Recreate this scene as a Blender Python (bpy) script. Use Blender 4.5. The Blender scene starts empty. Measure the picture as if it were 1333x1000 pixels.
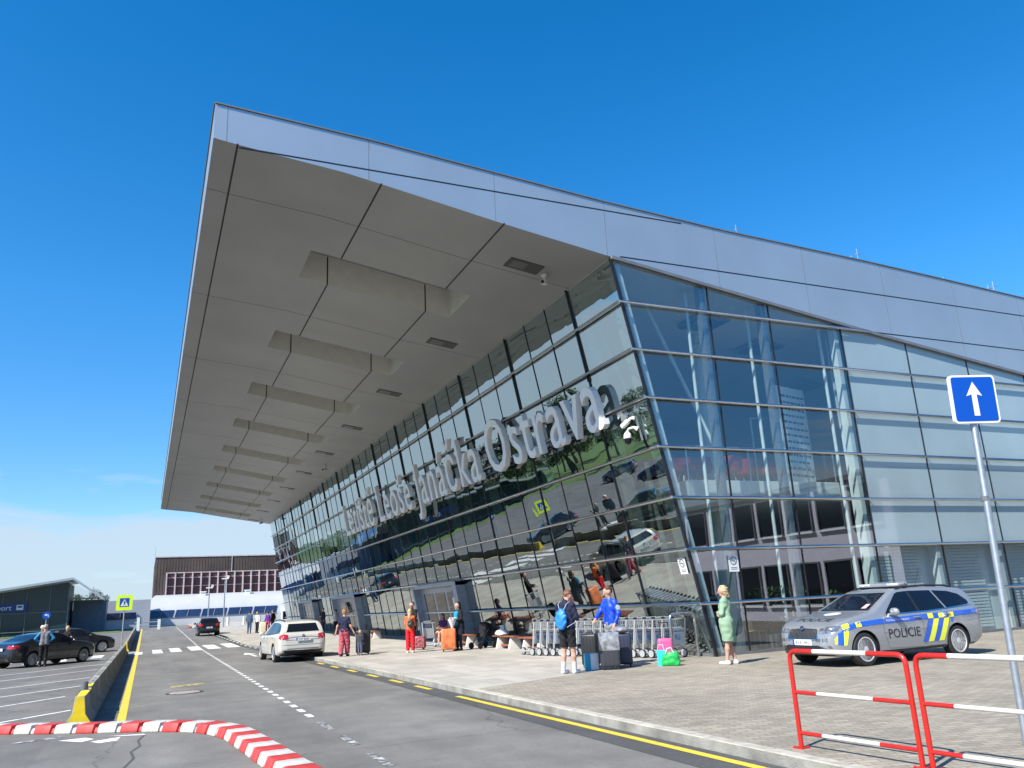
import bpy, bmesh, math, random
import numpy as np
from mathutils import Vector, Matrix
from mathutils.bvhtree import BVHTree
random.seed(7); rng = np.random.default_rng(7)
SC = bpy.context.scene; COL = SC.collection
R = math.radians
sin, cos, pi = math.sin, math.cos, math.pi

# ------------------------------------------------------------------ materials
MATS = {}
def newmat(name):
    m = bpy.data.materials.new(name); m.use_nodes = True; MATS[name] = m
    nt = m.node_tree
    return m, nt, nt.nodes['Principled BSDF']
def node(nt, t, **kw):
    n = nt.nodes.new(t)
    for k, v in kw.items():
        if k.startswith('i_'): n.inputs[k[2:]].default_value = v
        else: setattr(n, k, v)
    return n
def ramp(nt, stops):
    r = nt.nodes.new('ShaderNodeValToRGB'); el = r.color_ramp.elements
    while len(el) > 1: el.remove(el[-1])
    el[0].position, el[0].color = stops[0][0], (*stops[0][1], 1)
    for p, c in stops[1:]:
        e = el.new(p); e.color = (*c, 1)
    return r
def mat(name, col, rough=.5, metal=0., var=.12, scale=3., spec=.5, bump=0., bscale=60., coat=0., detail=4., var2=0., scale2=.3, chips=0., chipcol=(.16, .14, .12), chscale=16.):
    """base colour with procedural variation (object coordinates)"""
    if name in MATS: return MATS[name]
    m, nt, b = newmat(name)
    tc = node(nt, 'ShaderNodeTexCoord')
    n = node(nt, 'ShaderNodeTexNoise'); n.inputs['Scale'].default_value = scale; n.inputs['Detail'].default_value = detail
    nt.links.new(tc.outputs['Object'], n.inputs['Vector'])
    lo = tuple(max(0, c * (1 - var)) for c in col); hi = tuple(min(1, c * (1 + var)) for c in col)
    r = ramp(nt, [(.3, lo), (.7, hi)]); nt.links.new(n.outputs['Fac'], r.inputs['Fac'])
    out = r.outputs['Color']
    if var2:
        n2 = node(nt, 'ShaderNodeTexNoise'); n2.inputs['Scale'].default_value = scale2; n2.inputs['Detail'].default_value = 5
        nt.links.new(tc.outputs['Object'], n2.inputs['Vector'])
        r2 = ramp(nt, [(.35, (1 - var2,) * 3), (.65, (1 + var2 * .5,) * 3)]); nt.links.new(n2.outputs['Fac'], r2.inputs['Fac'])
        mx = node(nt, 'ShaderNodeMix', data_type='RGBA', blend_type='MULTIPLY'); mx.inputs[0].default_value = 1
        nt.links.new(out, mx.inputs[6]); nt.links.new(r2.outputs['Color'], mx.inputs[7]); out = mx.outputs[2]
    if chips:                                   # chips, scuffs and grime with a shape of their own
        n3 = node(nt, 'ShaderNodeTexNoise'); n3.inputs['Scale'].default_value = chscale; n3.inputs['Detail'].default_value = 7; n3.inputs['Roughness'].default_value = .7
        nt.links.new(tc.outputs['Object'], n3.inputs['Vector']); r3 = ramp(nt, [(1 - chips - .05, (0,) * 3), (1 - chips + .03, (.8,) * 3)]); nt.links.new(n3.outputs['Fac'], r3.inputs['Fac'])
        m3 = node(nt, 'ShaderNodeMix', data_type='RGBA'); nt.links.new(r3.outputs['Color'], m3.inputs[0]); nt.links.new(out, m3.inputs[6]); m3.inputs[7].default_value = (*chipcol, 1); out = m3.outputs[2]
    nt.links.new(out, b.inputs['Base Color'])
    b.inputs['Roughness'].default_value = rough; b.inputs['Metallic'].default_value = metal
    b.inputs['Specular IOR Level'].default_value = spec
    if coat: b.inputs['Coat Weight'].default_value = coat; b.inputs['Coat Roughness'].default_value = .04
    if bump:
        nb = node(nt, 'ShaderNodeTexNoise'); nb.inputs['Scale'].default_value = bscale; nb.inputs['Detail'].default_value = 3
        nt.links.new(tc.outputs['Object'], nb.inputs['Vector'])
        bp = node(nt, 'ShaderNodeBump'); bp.inputs['Strength'].default_value = bump; bp.inputs['Distance'].default_value = .02
        nt.links.new(nb.outputs['Fac'], bp.inputs['Height']); nt.links.new(bp.outputs['Normal'], b.inputs['Normal'])
    return m
def glassmat(name, ior, trans, wave=.02, wscale=.5, refl=(.95, .97, 1)):
    m, nt, b = newmat(name); nt.nodes.remove(b)
    out = [n for n in nt.nodes if n.type == 'OUTPUT_MATERIAL'][0]
    tc = node(nt, 'ShaderNodeTexCoord'); n = node(nt, 'ShaderNodeTexNoise'); n.inputs['Scale'].default_value = wscale; n.inputs['Detail'].default_value = 1.5
    nt.links.new(tc.outputs['Object'], n.inputs['Vector'])
    bp = node(nt, 'ShaderNodeBump'); bp.inputs['Strength'].default_value = wave; bp.inputs['Distance'].default_value = .3
    nt.links.new(n.outputs['Fac'], bp.inputs['Height'])
    ge = node(nt, 'ShaderNodeNewGeometry'); dt = node(nt, 'ShaderNodeVectorMath', operation='DOT_PRODUCT')
    nt.links.new(ge.outputs['Normal'], dt.inputs[0]); nt.links.new(ge.outputs['Incoming'], dt.inputs[1])
    def mth(op, a_, b_=None):
        q = node(nt, 'ShaderNodeMath', operation=op)
        for i_, x_ in enumerate((a_, b_)):
            if x_ is None: continue
            if isinstance(x_, (int, float)): q.inputs[i_].default_value = x_
            else: nt.links.new(x_, q.inputs[i_])
        return q.outputs[0]
    f0 = ((ior - 1) / (ior + 1)) ** 2                      # Schlick, the same from both sides of the sheet
    p5 = mth('POWER', mth('SUBTRACT', 1.0, mth('ABSOLUTE', dt.outputs['Value'])), 5.0)
    fr = node(nt, 'ShaderNodeMath', operation='MULTIPLY_ADD'); nt.links.new(p5, fr.inputs[0]); fr.inputs[1].default_value = 1 - f0; fr.inputs[2].default_value = f0
    tr = node(nt, 'ShaderNodeBsdfTransparent'); tr.inputs['Color'].default_value = (*trans, 1)
    gl = node(nt, 'ShaderNodeBsdfGlossy'); gl.inputs['Roughness'].default_value = 0.0; gl.inputs['Color'].default_value = (*refl, 1)
    nt.links.new(bp.outputs['Normal'], gl.inputs['Normal'])
    mx = node(nt, 'ShaderNodeMixShader')
    nt.links.new(fr.outputs[0], mx.inputs[0]); nt.links.new(tr.outputs[0], mx.inputs[1]); nt.links.new(gl.outputs[0], mx.inputs[2])
    nt.links.new(mx.outputs[0], out.inputs['Surface'])
    return m
def tilemat(name, col, joint, bw, bh, mortar, var, rough=.85, rot=0., off=.5, stain=.2):
    m, nt, b = newmat(name)
    tc = node(nt, 'ShaderNodeTexCoord'); mp = node(nt, 'ShaderNodeMapping'); mp.inputs['Rotation'].default_value = (0, 0, rot)
    nt.links.new(tc.outputs['Object'], mp.inputs['Vector'])
    br = node(nt, 'ShaderNodeTexBrick'); br.offset = off
    br.inputs['Scale'].default_value = 1; br.inputs['Brick Width'].default_value = bw; br.inputs['Row Height'].default_value = bh
    br.inputs['Mortar Size'].default_value = mortar; br.inputs['Mortar Smooth'].default_value = .2
    br.inputs['Color1'].default_value = (*[c * (1 + var) for c in col], 1); br.inputs['Color2'].default_value = (*[c * (1 - var) for c in col], 1)
    br.inputs['Mortar'].default_value = (*joint, 1); br.inputs['Bias'].default_value = 0
    nt.links.new(mp.outputs['Vector'], br.inputs['Vector'])
    out = br.outputs['Color']
    for sc, lo, hi in ((.35, 1 - stain, 1 + stain * .4), (2.6, 1 - stain * .6, 1 + stain * .3), (45., .9, 1.08)):
        n = node(nt, 'ShaderNodeTexNoise'); n.inputs['Scale'].default_value = sc; n.inputs['Detail'].default_value = 6; n.inputs['Roughness'].default_value = .65
        nt.links.new(tc.outputs['Object'], n.inputs['Vector'])
        r = ramp(nt, [(.32, (lo,) * 3), (.68, (hi,) * 3)]); nt.links.new(n.outputs['Fac'], r.inputs['Fac'])
        mx = node(nt, 'ShaderNodeMix', data_type='RGBA', blend_type='MULTIPLY'); mx.inputs[0].default_value = 1
        nt.links.new(out, mx.inputs[6]); nt.links.new(r.outputs['Color'], mx.inputs[7]); out = mx.outputs[2]
    nt.links.new(out, b.inputs['Base Color']); b.inputs['Roughness'].default_value = rough
    bp = node(nt, 'ShaderNodeBump'); bp.inputs['Strength'].default_value = .35; bp.inputs['Distance'].default_value = .01; bp.invert = True
    nt.links.new(br.outputs['Fac'], bp.inputs['Height']); nt.links.new(bp.outputs['Normal'], b.inputs['Normal'])
    return m
def asphaltmat(name, col, patch=.16):
    m, nt, b = newmat(name); tc = node(nt, 'ShaderNodeTexCoord'); out = None
    def mult(src, a):
        if a is None: return src
        mx = node(nt, 'ShaderNodeMix', data_type='RGBA', blend_type='MULTIPLY'); mx.inputs[0].default_value = 1
        nt.links.new(a, mx.inputs[6]); nt.links.new(src, mx.inputs[7]); return mx.outputs[2]
    mp = node(nt, 'ShaderNodeMapping'); mp.inputs['Scale'].default_value = (1, .22, 1); nt.links.new(tc.outputs['Object'], mp.inputs['Vector'])
    for vec, sc, lo, hi, cc, det in ((tc.outputs['Object'], 90, .72, 1.3, (1, 1, 1), 3), (tc.outputs['Object'], 1.1, 1 - patch * .6, 1 + patch * .5, (1, .99, .97), 7),
                            (mp.outputs['Vector'], .55, 1 - patch, 1 + patch, (1, 1, .99), 4), (tc.outputs['Object'], 14, .9, 1.1, (1, 1, 1), 4), (tc.outputs['Object'], .8, .80, 1.04, (1, 1, 1), 8)):
        n = node(nt, 'ShaderNodeTexNoise'); n.inputs['Scale'].default_value = sc; n.inputs['Detail'].default_value = det; n.inputs['Roughness'].default_value = .6
        nt.links.new(vec, n.inputs['Vector'])
        base = col if out is None else (1, 1, 1)
        r = ramp(nt, [(.3, tuple(c * lo for c in base)), (.7, tuple(c * hi * k for c, k in zip(base, cc)))])
        nt.links.new(n.outputs['Fac'], r.inputs['Fac']); out = mult(r.outputs['Color'], out)
    # hairline cracks
    v = node(nt, 'ShaderNodeTexVoronoi', feature='DISTANCE_TO_EDGE'); v.inputs['Scale'].default_value = .16
    wn = node(nt, 'ShaderNodeTexNoise'); wn.inputs['Scale'].default_value = 1.3; wn.inputs['Detail'].default_value = 6
    nt.links.new(tc.outputs['Object'], wn.inputs['Vector'])
    ad = node(nt, 'ShaderNodeMix', data_type='RGBA', blend_type='LINEAR_LIGHT'); ad.inputs[0].default_value = .35
    nt.links.new(tc.outputs['Object'], ad.inputs[6]); nt.links.new(wn.outputs['Color'], ad.inputs[7]); nt.links.new(ad.outputs[2], v.inputs['Vector'])
    r = ramp(nt, [(0., (.62,) * 3), (.0022, (1,) * 3)]); nt.links.new(v.outputs['Distance'], r.inputs['Fac']); out = mult(r.outputs['Color'], out)
    nt.links.new(out, b.inputs['Base Color']); b.inputs['Roughness'].default_value = .82; b.inputs['Specular IOR Level'].default_value = .35
    nb = node(nt, 'ShaderNodeTexNoise'); nb.inputs['Scale'].default_value = 120; nb.inputs['Detail'].default_value = 2; nt.links.new(tc.outputs['Object'], nb.inputs['Vector'])
    bp = node(nt, 'ShaderNodeBump'); bp.inputs['Strength'].default_value = .5; bp.inputs['Distance'].default_value = .006
    nt.links.new(nb.outputs['Fac'], bp.inputs['Height']); nt.links.new(bp.outputs['Normal'], b.inputs['Normal'])
    return m
def paintmat(name, col, wear=.5, under=(.1, .1, .098)):
    """road paint worn through to the asphalt"""
    m, nt, b = newmat(name); tc = node(nt, 'ShaderNodeTexCoord')
    n = node(nt, 'ShaderNodeTexNoise'); n.inputs['Scale'].default_value = 7; n.inputs['Detail'].default_value = 9; n.inputs['Roughness'].default_value = .75
    nt.links.new(tc.outputs['Object'], n.inputs['Vector'])
    t = .3 + .25 * wear
    r = ramp(nt, [(t - .06, under), (t + .05, col), (1, tuple(min(1, c * 1.05) for c in col))])
    nt.links.new(n.outputs['Fac'], r.inputs['Fac']); nt.links.new(r.outputs['Color'], b.inputs['Base Color']); b.inputs['Roughness'].default_value = .7
    return m

M = {}
M['asphalt'] = asphaltmat('asphalt', (.182, .175, .160), .24); M['asphalt_dark'] = asphaltmat('asphalt_dark', (.085, .084, .082), .1)
M['lot'] = asphaltmat('lot_asphalt', (.158, .151, .139), .2)
M['slabs'] = tilemat('concrete_slabs', (.43, .40, .345), (.31, .285, .25), 1.0, .5, .008, .12, rot=pi / 2)
M['pavers'] = tilemat('grey_pavers', (.325, .287, .224), (.17, .15, .115), .21, .105, .006, .17, rot=R(20))
M['kerb'] = mat('kerb_stone', (.42, .39, .325), .9, var=.2, scale=6, bump=.4, bscale=90, var2=.2)
M['ground'] = mat('ground_earth', (.09, .12, .045), .95, var=.3, scale=.2, var2=.2, scale2=.03)
M['grass'] = mat('grass_verge', (.10, .16, .035), .95, var=.35, scale=2.5, bump=.6, bscale=40, var2=.25, scale2=.4)
M['white_paint'] = paintmat('white_road_paint', (.72, .71, .68), .5); M['white_paint_worn'] = paintmat('worn_white_road_paint', (.55, .54, .52), .95)
M['yellow_paint'] = paintmat('yellow_road_paint', (.66, .48, .045), .35); M['pale_yellow'] = paintmat('faded_yellow_paint', (.55, .46, .12), .8)
M['fascia'] = mat('aluminium_fascia', (.525, .55, .56), .38, .7, var=.03, scale=.6, var2=.04, scale2=.15)
M['soffit'] = mat('soffit_panel', (.285, .295, .308), .45, .0, var=.04, scale=.5, var2=.06, scale2=.25)
M['recess'] = mat('recess_bounce_tint', (.66, .65, .62), .6, var=.05)  # soffit walls coloured lighter, standing in for light bounced off the ground
M['fascia_joint'] = mat('fascia_joint', (.20, .21, .225), .5, .4)
M['dark_gap'] = mat('dark_joint', (.012, .012, .014), .7)
M['trim'] = mat('grey_trim', (.16, .165, .175), .5, .3)
M['steel'] = mat('stainless_steel', (.62, .62, .62), .24, 1., var=.05)
M['galv'] = mat('galvanised_steel', (.42, .45, .48), .42, .75, var=.12, scale=14)
M['mullion'] = mat('dark_mullion', (.022, .024, .03), .35, .4)
M['white_steel'] = mat('white_painted_steel', (.72, .74, .70), .45)
M['letter'] = mat('sign_letter_paint', (.86, .86, .86), .45, 0, var=.04, var2=.05)
M['glass_front'] = glassmat('front_glazing', 5.6, (.36, .44, .41), .028, .5, (.80, .88, .90))
M['glass_side'] = glassmat('side_glazing', 2.5, (.68, .78, .80), .010, .4)
M['glass_fritted'] = mat('fritted_glass', (.30, .385, .41), .22, 0, var=.06, scale=.35, spec=.5, coat=1., var2=.12, scale2=.25)
M['glass_clear'] = glassmat('clear_glass', 1.5, (.86, .9, .9), 0)
M['portal'] = mat('blue_grey_frame', (.30, .34, .40), .4, .4)
M['door_blue'] = mat('blue_grey_door', (.26, .30, .37), .3, .5)
M['white_wall'] = mat('white_wall', (.78, .80, .79), .7, var=.03)
M['navy_wall'] = mat('navy_wall', (.008, .09, .27), .6, var=.06)
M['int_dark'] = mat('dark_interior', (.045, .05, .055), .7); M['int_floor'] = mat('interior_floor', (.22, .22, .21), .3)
M['red_seat'] = mat('red_fabric', (.42, .02, .03), .8); M['black'] = mat('black_plastic', (.015, .015, .017), .45)
M['rubber'] = mat('rubber', (.018, .018, .019), .75, bump=.2)
M['red_paint'] = mat('red_gloss_paint', (.50, .016, .010), .38, coat=.2, var=.14, scale=7, chips=.33, chipcol=(.22, .07, .04), chscale=30); M['white_gloss'] = mat('white_gloss_paint', (.62, .61, .58), .4, coat=.15, var=.08, chips=.34, chipcol=(.30, .26, .22), chscale=30)
M['red_plastic'] = mat('red_plastic', (.52, .045, .04), .6, var=.2, scale=5, var2=.2, scale2=2, chips=.36, chipcol=(.12, .05, .045), chscale=11); M['white_plastic'] = mat('white_plastic', (.56, .54, .49), .55, var=.08, scale=9, var2=.2, scale2=4, chips=.40, chipcol=(.25, .235, .21), chscale=10)
M['concrete'] = mat('barrier_concrete', (.27, .265, .235), .9, var=.25, scale=4, bump=.5, var2=.3, scale2=1.2)
M['yellow_block'] = mat('yellow_painted_concrete', (.85, .62, .012), .65, var=.08, var2=.15, scale2=3, chips=.37, chipcol=(.33, .27, .12), chscale=9)
M['sign_blue'] = mat('sign_blue', (.0, .065, .40), .35, var=.02); M['sign_white'] = mat('sign_white', (.70, .70, .70), .35, var=.02)
M['sign_lime'] = mat('sign_fluorescent', (.62, .85, .02), .4, var=.03); M['sign_red'] = mat('sign_red', (.6, .02, .02), .4)
M['wood'] = mat('red_brown_wood', (.27, .085, .04), .6, var=.25, scale=12); M['pale_concrete'] = mat('pale_concrete', (.62, .60, .54), .85, var=.12, bump=.3, var2=.1)
M['silver_clad'] = mat('silver_cladding', (.50, .505, .515), .4, .15, var=.05, scale=.4); M['brown_clad'] = mat('brown_cladding', (.085, .062, .052), .7, .1, var=.2, scale=.5, var2=.25, scale2=.2)
M['maroon'] = mat('maroon_panel', (.085, .03, .028), .5, var=.25, scale=.8); M['mauve'] = mat('mauve_steel', (.44, .38, .39), .6, var=.2, scale=3)
M['dark_glass'] = mat('dark_glass', (.006, .009, .016), .03, 0, spec=.4, var=.1); M['blue_glass'] = mat('blue_window', (.02, .035, .09), .08, 0, spec=.8, var=.3, scale=.5)
M['render'] = mat('grey_render', (.58, .57, .64), .9, var=.05)
M['leaf'] = mat('leaves', (.06, .105, .022), .7, var=.5, scale=1.5, var2=.3, scale2=.4); M['bark'] = mat('bark', (.09, .07, .05), .9, var=.3, scale=10)
M['alloy'] = mat('alloy_wheel', (.62, .62, .62), .35, .35)
M['chrome'] = mat('chrome', (.75, .75, .76), .12, 1., var=.02)
M['headlamp'] = mat('headlamp_glass', (.22, .24, .28), .06, .5, var=.8, scale=11, coat=1.); M['tail_red'] = mat('tail_lamp', (.45, .01, .015), .12, coat=1., var=.3, scale=10)

# ------------------------------------------------------------------ mesh helpers
class MB:
    def __init__(s): s.v = []; s.f = []; s.m = []
    def add(s, vs, fs, m=0):
        o = len(s.v); s.v += [tuple(p) for p in vs]; s.f += [tuple(i + o for i in f) for f in fs]; s.m += [m] * len(fs); return s
    def box(s, x0, x1, y0, y1, z0, z1, m=0, T=None):
        vs = [Vector(p) for p in ((x0, y0, z0), (x1, y0, z0), (x1, y1, z0), (x0, y1, z0), (x0, y0, z1), (x1, y0, z1), (x1, y1, z1), (x0, y1, z1))]
        if T is not None: vs = [T @ p for p in vs]
        return s.add(vs, [(0, 3, 2, 1), (4, 5, 6, 7), (0, 1, 5, 4), (1, 2, 6, 5), (2, 3, 7, 6), (3, 0, 4, 7)], m)
    def hexa(s, a, b, m=0):   # two quads (4 pts each) joined
        return s.add(list(a) + list(b), [(3, 2, 1, 0), (4, 5, 6, 7), (0, 1, 5, 4), (1, 2, 6, 5), (2, 3, 7, 6), (3, 0, 4, 7)], m)
    def bar(s, p, q, w, h, m=0, up=(0, 0, 1)):
        p, q = Vector(p), Vector(q); d = (q - p).normalized(); u = Vector(up)
        a = d.cross(u)
        if a.length < 1e-4: a = d.cross(Vector((1, 0, 0)))
        a.normalize(); b = a.cross(d).normalized(); a = a * w / 2; b = b * h / 2
        return s.hexa([p - a - b, p + a - b, p + a + b, p - a + b], [q - a - b, q + a - b, q + a + b, q - a + b], m)
    def tube(s, pts, r, n=8, m=0, closed=False):
        pts = [Vector(p) for p in pts]; N = len(pts); rr = r if isinstance(r, (list, tuple)) else [r] * N
        rings = []; pa = None
        for i, p in enumerate(pts):
            d = ((pts[min(i + 1, N - 1)] - p).normalized() + (p - pts[max(i - 1, 0)]).normalized())
            d.normalize()
            if pa is None:
                pa = d.cross(Vector((0, 0, 1)))
                if pa.length < .05: pa = d.cross(Vector((1, 0, 0)))
            pa = (pa - d * pa.dot(d)).normalized(); b = d.cross(pa)
            rings.append([p + (pa * cos(2 * pi * k / n) + b * sin(2 * pi * k / n)) * rr[i] for k in range(n)])
        vs = [p for ring in rings for p in ring]; fs = []
        for i in range(N - 1):
            for k in range(n): fs.append((i * n + k, i * n + (k + 1) % n, (i + 1) * n + (k + 1) % n, (i + 1) * n + k))
        fs.append(tuple(range(n))[::-1]); fs.append(tuple((N - 1) * n + k for k in range(n)))
        return s.add(vs, fs, m)
    def lathe(s, prof, n=16, m=0, T=None):   # profile (r, z)
        vs = []; fs = []; K = len(prof)
        for r, z in prof:
            for k in range(n):
                p = Vector((r * cos(2 * pi * k / n), r * sin(2 * pi * k / n), z)); vs.append(T @ p if T is not None else p)
        for i in range(K - 1):
            for k in range(n): fs.append((i * n + k, i * n + (k + 1) % n, (i + 1) * n + (k + 1) % n, (i + 1) * n + k))
        if prof[0][0] > 1e-5: fs.append(tuple(range(n))[::-1])
        if prof[-1][0] > 1e-5: fs.append(tuple((K - 1) * n + k for k in range(n)))
        return s.add(vs, fs, m)
    def prism(s, poly, f0, f1, m=0):         # poly of 2d points mapped by f0 / f1
        n = len(poly); vs = [f0(*p) for p in poly] + [f1(*p) for p in poly]
        return s.add(vs, [tuple(range(n))[::-1], tuple(range(n, 2 * n))] + [(i, (i + 1) % n, (i + 1) % n + n, i + n) for i in range(n)], m)
    def quad(s, *p, m=0): return s.add(p, [tuple(range(len(p)))], m)
    def build(s, name, mats, parent=None, smooth=False, bevel=0., off=None, seg=2):
        if not isinstance(mats, (list, tuple)): mats = [mats]
        me = bpy.data.meshes.new(name)
        vs = s.v
        if off is not None: vs = [(a - off[0], b - off[1], c - off[2]) for a, b, c in vs]
        me.from_pydata(vs, [], s.f)
        for x in mats: me.materials.append(M[x] if isinstance(x, str) else x)
        me.polygons.foreach_set('material_index', s.m)
        bm = bmesh.new(); bm.from_mesh(me)
        if smooth or bevel: bmesh.ops.remove_doubles(bm, verts=bm.verts, dist=1e-5)
        bmesh.ops.recalc_face_normals(bm, faces=bm.faces)
        if bevel:
            es = [e for e in bm.edges if len(e.link_faces) == 2 and e.calc_face_angle(0) > .5]
            bmesh.ops.bevel(bm, geom=es, offset=bevel, segments=seg, affect='EDGES', profile=.5)
        bm.to_mesh(me); bm.free()
        if smooth or bevel:
            me.polygons.foreach_set('use_smooth', [True] * len(me.polygons))
            if hasattr(me, 'set_sharp_from_angle'): me.set_sharp_from_angle(angle=R(38))
        return link(name, me, parent)
def link(name, me, parent=None):
    o = bpy.data.objects.new(name, me); COL.objects.link(o)
    if parent is not None: o.parent = parent
    return o
def tag(o, label=None, cat=None, group=None, kind=None):
    if label: o['label'] = label
    if cat: o['category'] = cat
    if group: o['group'] = group
    if kind: o['kind'] = kind
    return o
def thing(name, label, cat, loc=(0, 0, 0), rz=0., group=None):
    o = bpy.data.objects.new(name, None); COL.objects.link(o); o.location = loc; o.rotation_euler = (0, 0, rz); o.empty_display_size = .1
    return tag(o, label, cat, group)
def dup(root, loc, rz=0., label=None, group=None):
    r = root.copy(); COL.objects.link(r); r.location = loc; r.rotation_euler = (0, 0, rz)
    if label: r['label'] = label
    if group: r['group'] = group
    for ch in list(root.children):
        c = ch.copy(); COL.objects.link(c); c.parent = r
        for g in ch.children:
            d = g.copy(); COL.objects.link(d); d.parent = c
    return r
def text_mesh(body, size=1., extrude=0., align='LEFT', res=3, offset=0.):
    cu = bpy.data.curves.new('lettering', 'FONT'); cu.body = body; cu.size = size; cu.extrude = extrude; cu.align_x = align; cu.resolution_u = res; cu.offset = offset
    o = bpy.data.objects.new('lettering', cu); COL.objects.link(o)
    dg = bpy.context.evaluated_depsgraph_get(); dg.update()
    me = bpy.data.meshes.new_from_object(o.evaluated_get(dg))
    bpy.data.objects.remove(o); bpy.data.curves.remove(cu)
    vs = [tuple(v.co) for v in me.vertices]; fs = [tuple(p.vertices) for p in me.polygons]; bpy.data.meshes.remove(me)
    return vs, fs
def put_text(mb, body, size, org, ux, uy, lift=0., m=0, align='LEFT', extrude=0., sx=1.):
    vs, fs = text_mesh(body, size, extrude, align)
    org, ux, uy = Vector(org), Vector(ux).normalized(), Vector(uy).normalized(); un = ux.cross(uy)
    mb.add([org + ux * v[0] * sx + uy * v[1] + un * (v[2] + lift) for v in vs], fs, m); return mb
def gz(y): return .0125 * max(0., min(y, 128.) - 52.)
# ------------------------------------------------------------------ camera, sky, sun
cam = bpy.data.cameras.new('camera'); camo = bpy.data.objects.new('camera', cam); COL.objects.link(camo)
pt, rl, yw = .26680014, .05054331, .42755658
fw = Vector((sin(yw) * cos(pt), cos(yw) * cos(pt), sin(pt))); r0 = Vector((cos(yw), -sin(yw), 0)); d0 = fw.cross(r0)
rt = r0 * cos(rl) + d0 * sin(rl); dn = -r0 * sin(rl) + d0 * cos(rl)
mw = Matrix.Identity(4)
for i in range(3): mw[i][0], mw[i][1], mw[i][2] = rt[i], -dn[i], -fw[i]
mw[0][3], mw[1][3], mw[2][3] = 0, 0, 1.66
camo.matrix_world = mw; cam.sensor_width = 36; cam.lens = 36 * 1044.177 / 1333; cam.clip_end = 6000; cam.clip_start = .05
SC.camera = camo
SUN_AZ, SUN_EL = R(66), R(44)         # shadows fall towards +X, +Y
sund = Vector((-sin(SUN_AZ) * cos(SUN_EL), -cos(SUN_AZ) * cos(SUN_EL), sin(SUN_EL)))
sl = bpy.data.lights.new('sun', 'SUN'); sl.energy = 3.9; sl.angle = R(.53); sl.color = (1, .955, .88)
so = bpy.data.objects.new('sun', sl); COL.objects.link(so); so.rotation_euler = sund.to_track_quat('Z', 'Y').to_euler(); so.location = sund * 60
W = bpy.data.worlds.new('World'); SC.world = W; W.use_nodes = True; nt = W.node_tree; bg = nt.nodes['Background']
sky = node(nt, 'ShaderNodeTexSky', sky_type='NISHITA'); sky.sun_disc = False; sky.sun_elevation = SUN_EL
sky.sun_rotation = math.atan2(sund.x, sund.y); sky.altitude = 250; sky.air_density = 1.0; sky.dust_density = .35; sky.ozone_density = 2.6
hs = node(nt, 'ShaderNodeHueSaturation'); hs.inputs['Saturation'].default_value = 1.41; hs.inputs['Value'].default_value = 1.24
nt.links.new(sky.outputs[0], hs.inputs['Color'])
tc = node(nt, 'ShaderNodeTexCoord'); sx = node(nt, 'ShaderNodeSeparateXYZ'); nt.links.new(tc.outputs['Generated'], sx.inputs[0])
mp = node(nt, 'ShaderNodeMapping'); mp.inputs['Scale'].default_value = (1.0, 1.0, 5.5); mp.inputs['Location'].default_value = (.35, .1, .2); nt.links.new(tc.outputs['Generated'], mp.inputs['Vector'])
cn = node(nt, 'ShaderNodeTexNoise'); cn.inputs['Scale'].default_value = 3.1; cn.inputs['Detail'].default_value = 7; cn.inputs['Roughness'].default_value = .6; nt.links.new(mp.outputs['Vector'], cn.inputs['Vector'])
band = ramp(nt, [(.0, (.56,) * 3), (.10, (.53,) * 3), (.18, (.28,) * 3), (.25, (.12,) * 3), (.6, (0,) * 3)]); nt.links.new(sx.outputs['Z'], band.inputs['Fac'])
ad = node(nt, 'ShaderNodeMath', operation='ADD'); nt.links.new(cn.outputs['Fac'], ad.inputs[0]); nt.links.new(band.outputs['Color'], ad.inputs[1])
cr = ramp(nt, [(.83, (0,) * 3), (.96, (.62,) * 3), (1.15, (.9,) * 3)]); nt.links.new(ad.outputs[0], cr.inputs['Fac'])
mx = node(nt, 'ShaderNodeMix', data_type='RGBA'); nt.links.new(cr.outputs['Color'], mx.inputs[0]); hz_ = ramp(nt, [(0, (.60, .66, .74)), (.12, (.74, .78, .84)), (.35, (1, 1, 1))]); nt.links.new(sx.outputs['Z'], hz_.inputs['Fac'])
hm = node(nt, 'ShaderNodeMix', data_type='RGBA', blend_type='MULTIPLY'); hm.inputs[0].default_value = 1; nt.links.new(hs.outputs['Color'], hm.inputs[6]); nt.links.new(hz_.outputs['Color'], hm.inputs[7])
nt.links.new(hm.outputs[2], mx.inputs[6])
mx.inputs[7].default_value = (3.3, 4.1, 4.9, 1)
nt.links.new(mx.outputs[2], bg.inputs['Color']); bg.inputs['Strength'].default_value = .085
SC.view_settings.view_transform = 'Standard'; SC.view_settings.look = 'None'; SC.view_settings.gamma = 1; SC.view_settings.exposure = 1.12
SC.cycles.use_denoising = True; SC.cycles.max_bounces = 10; SC.cycles.transparent_max_bounces = 16; SC.cycles.caustics_reflective = False; SC.cycles.caustics_refractive = False
SC.cycles.sample_clamp_indirect = 6

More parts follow.
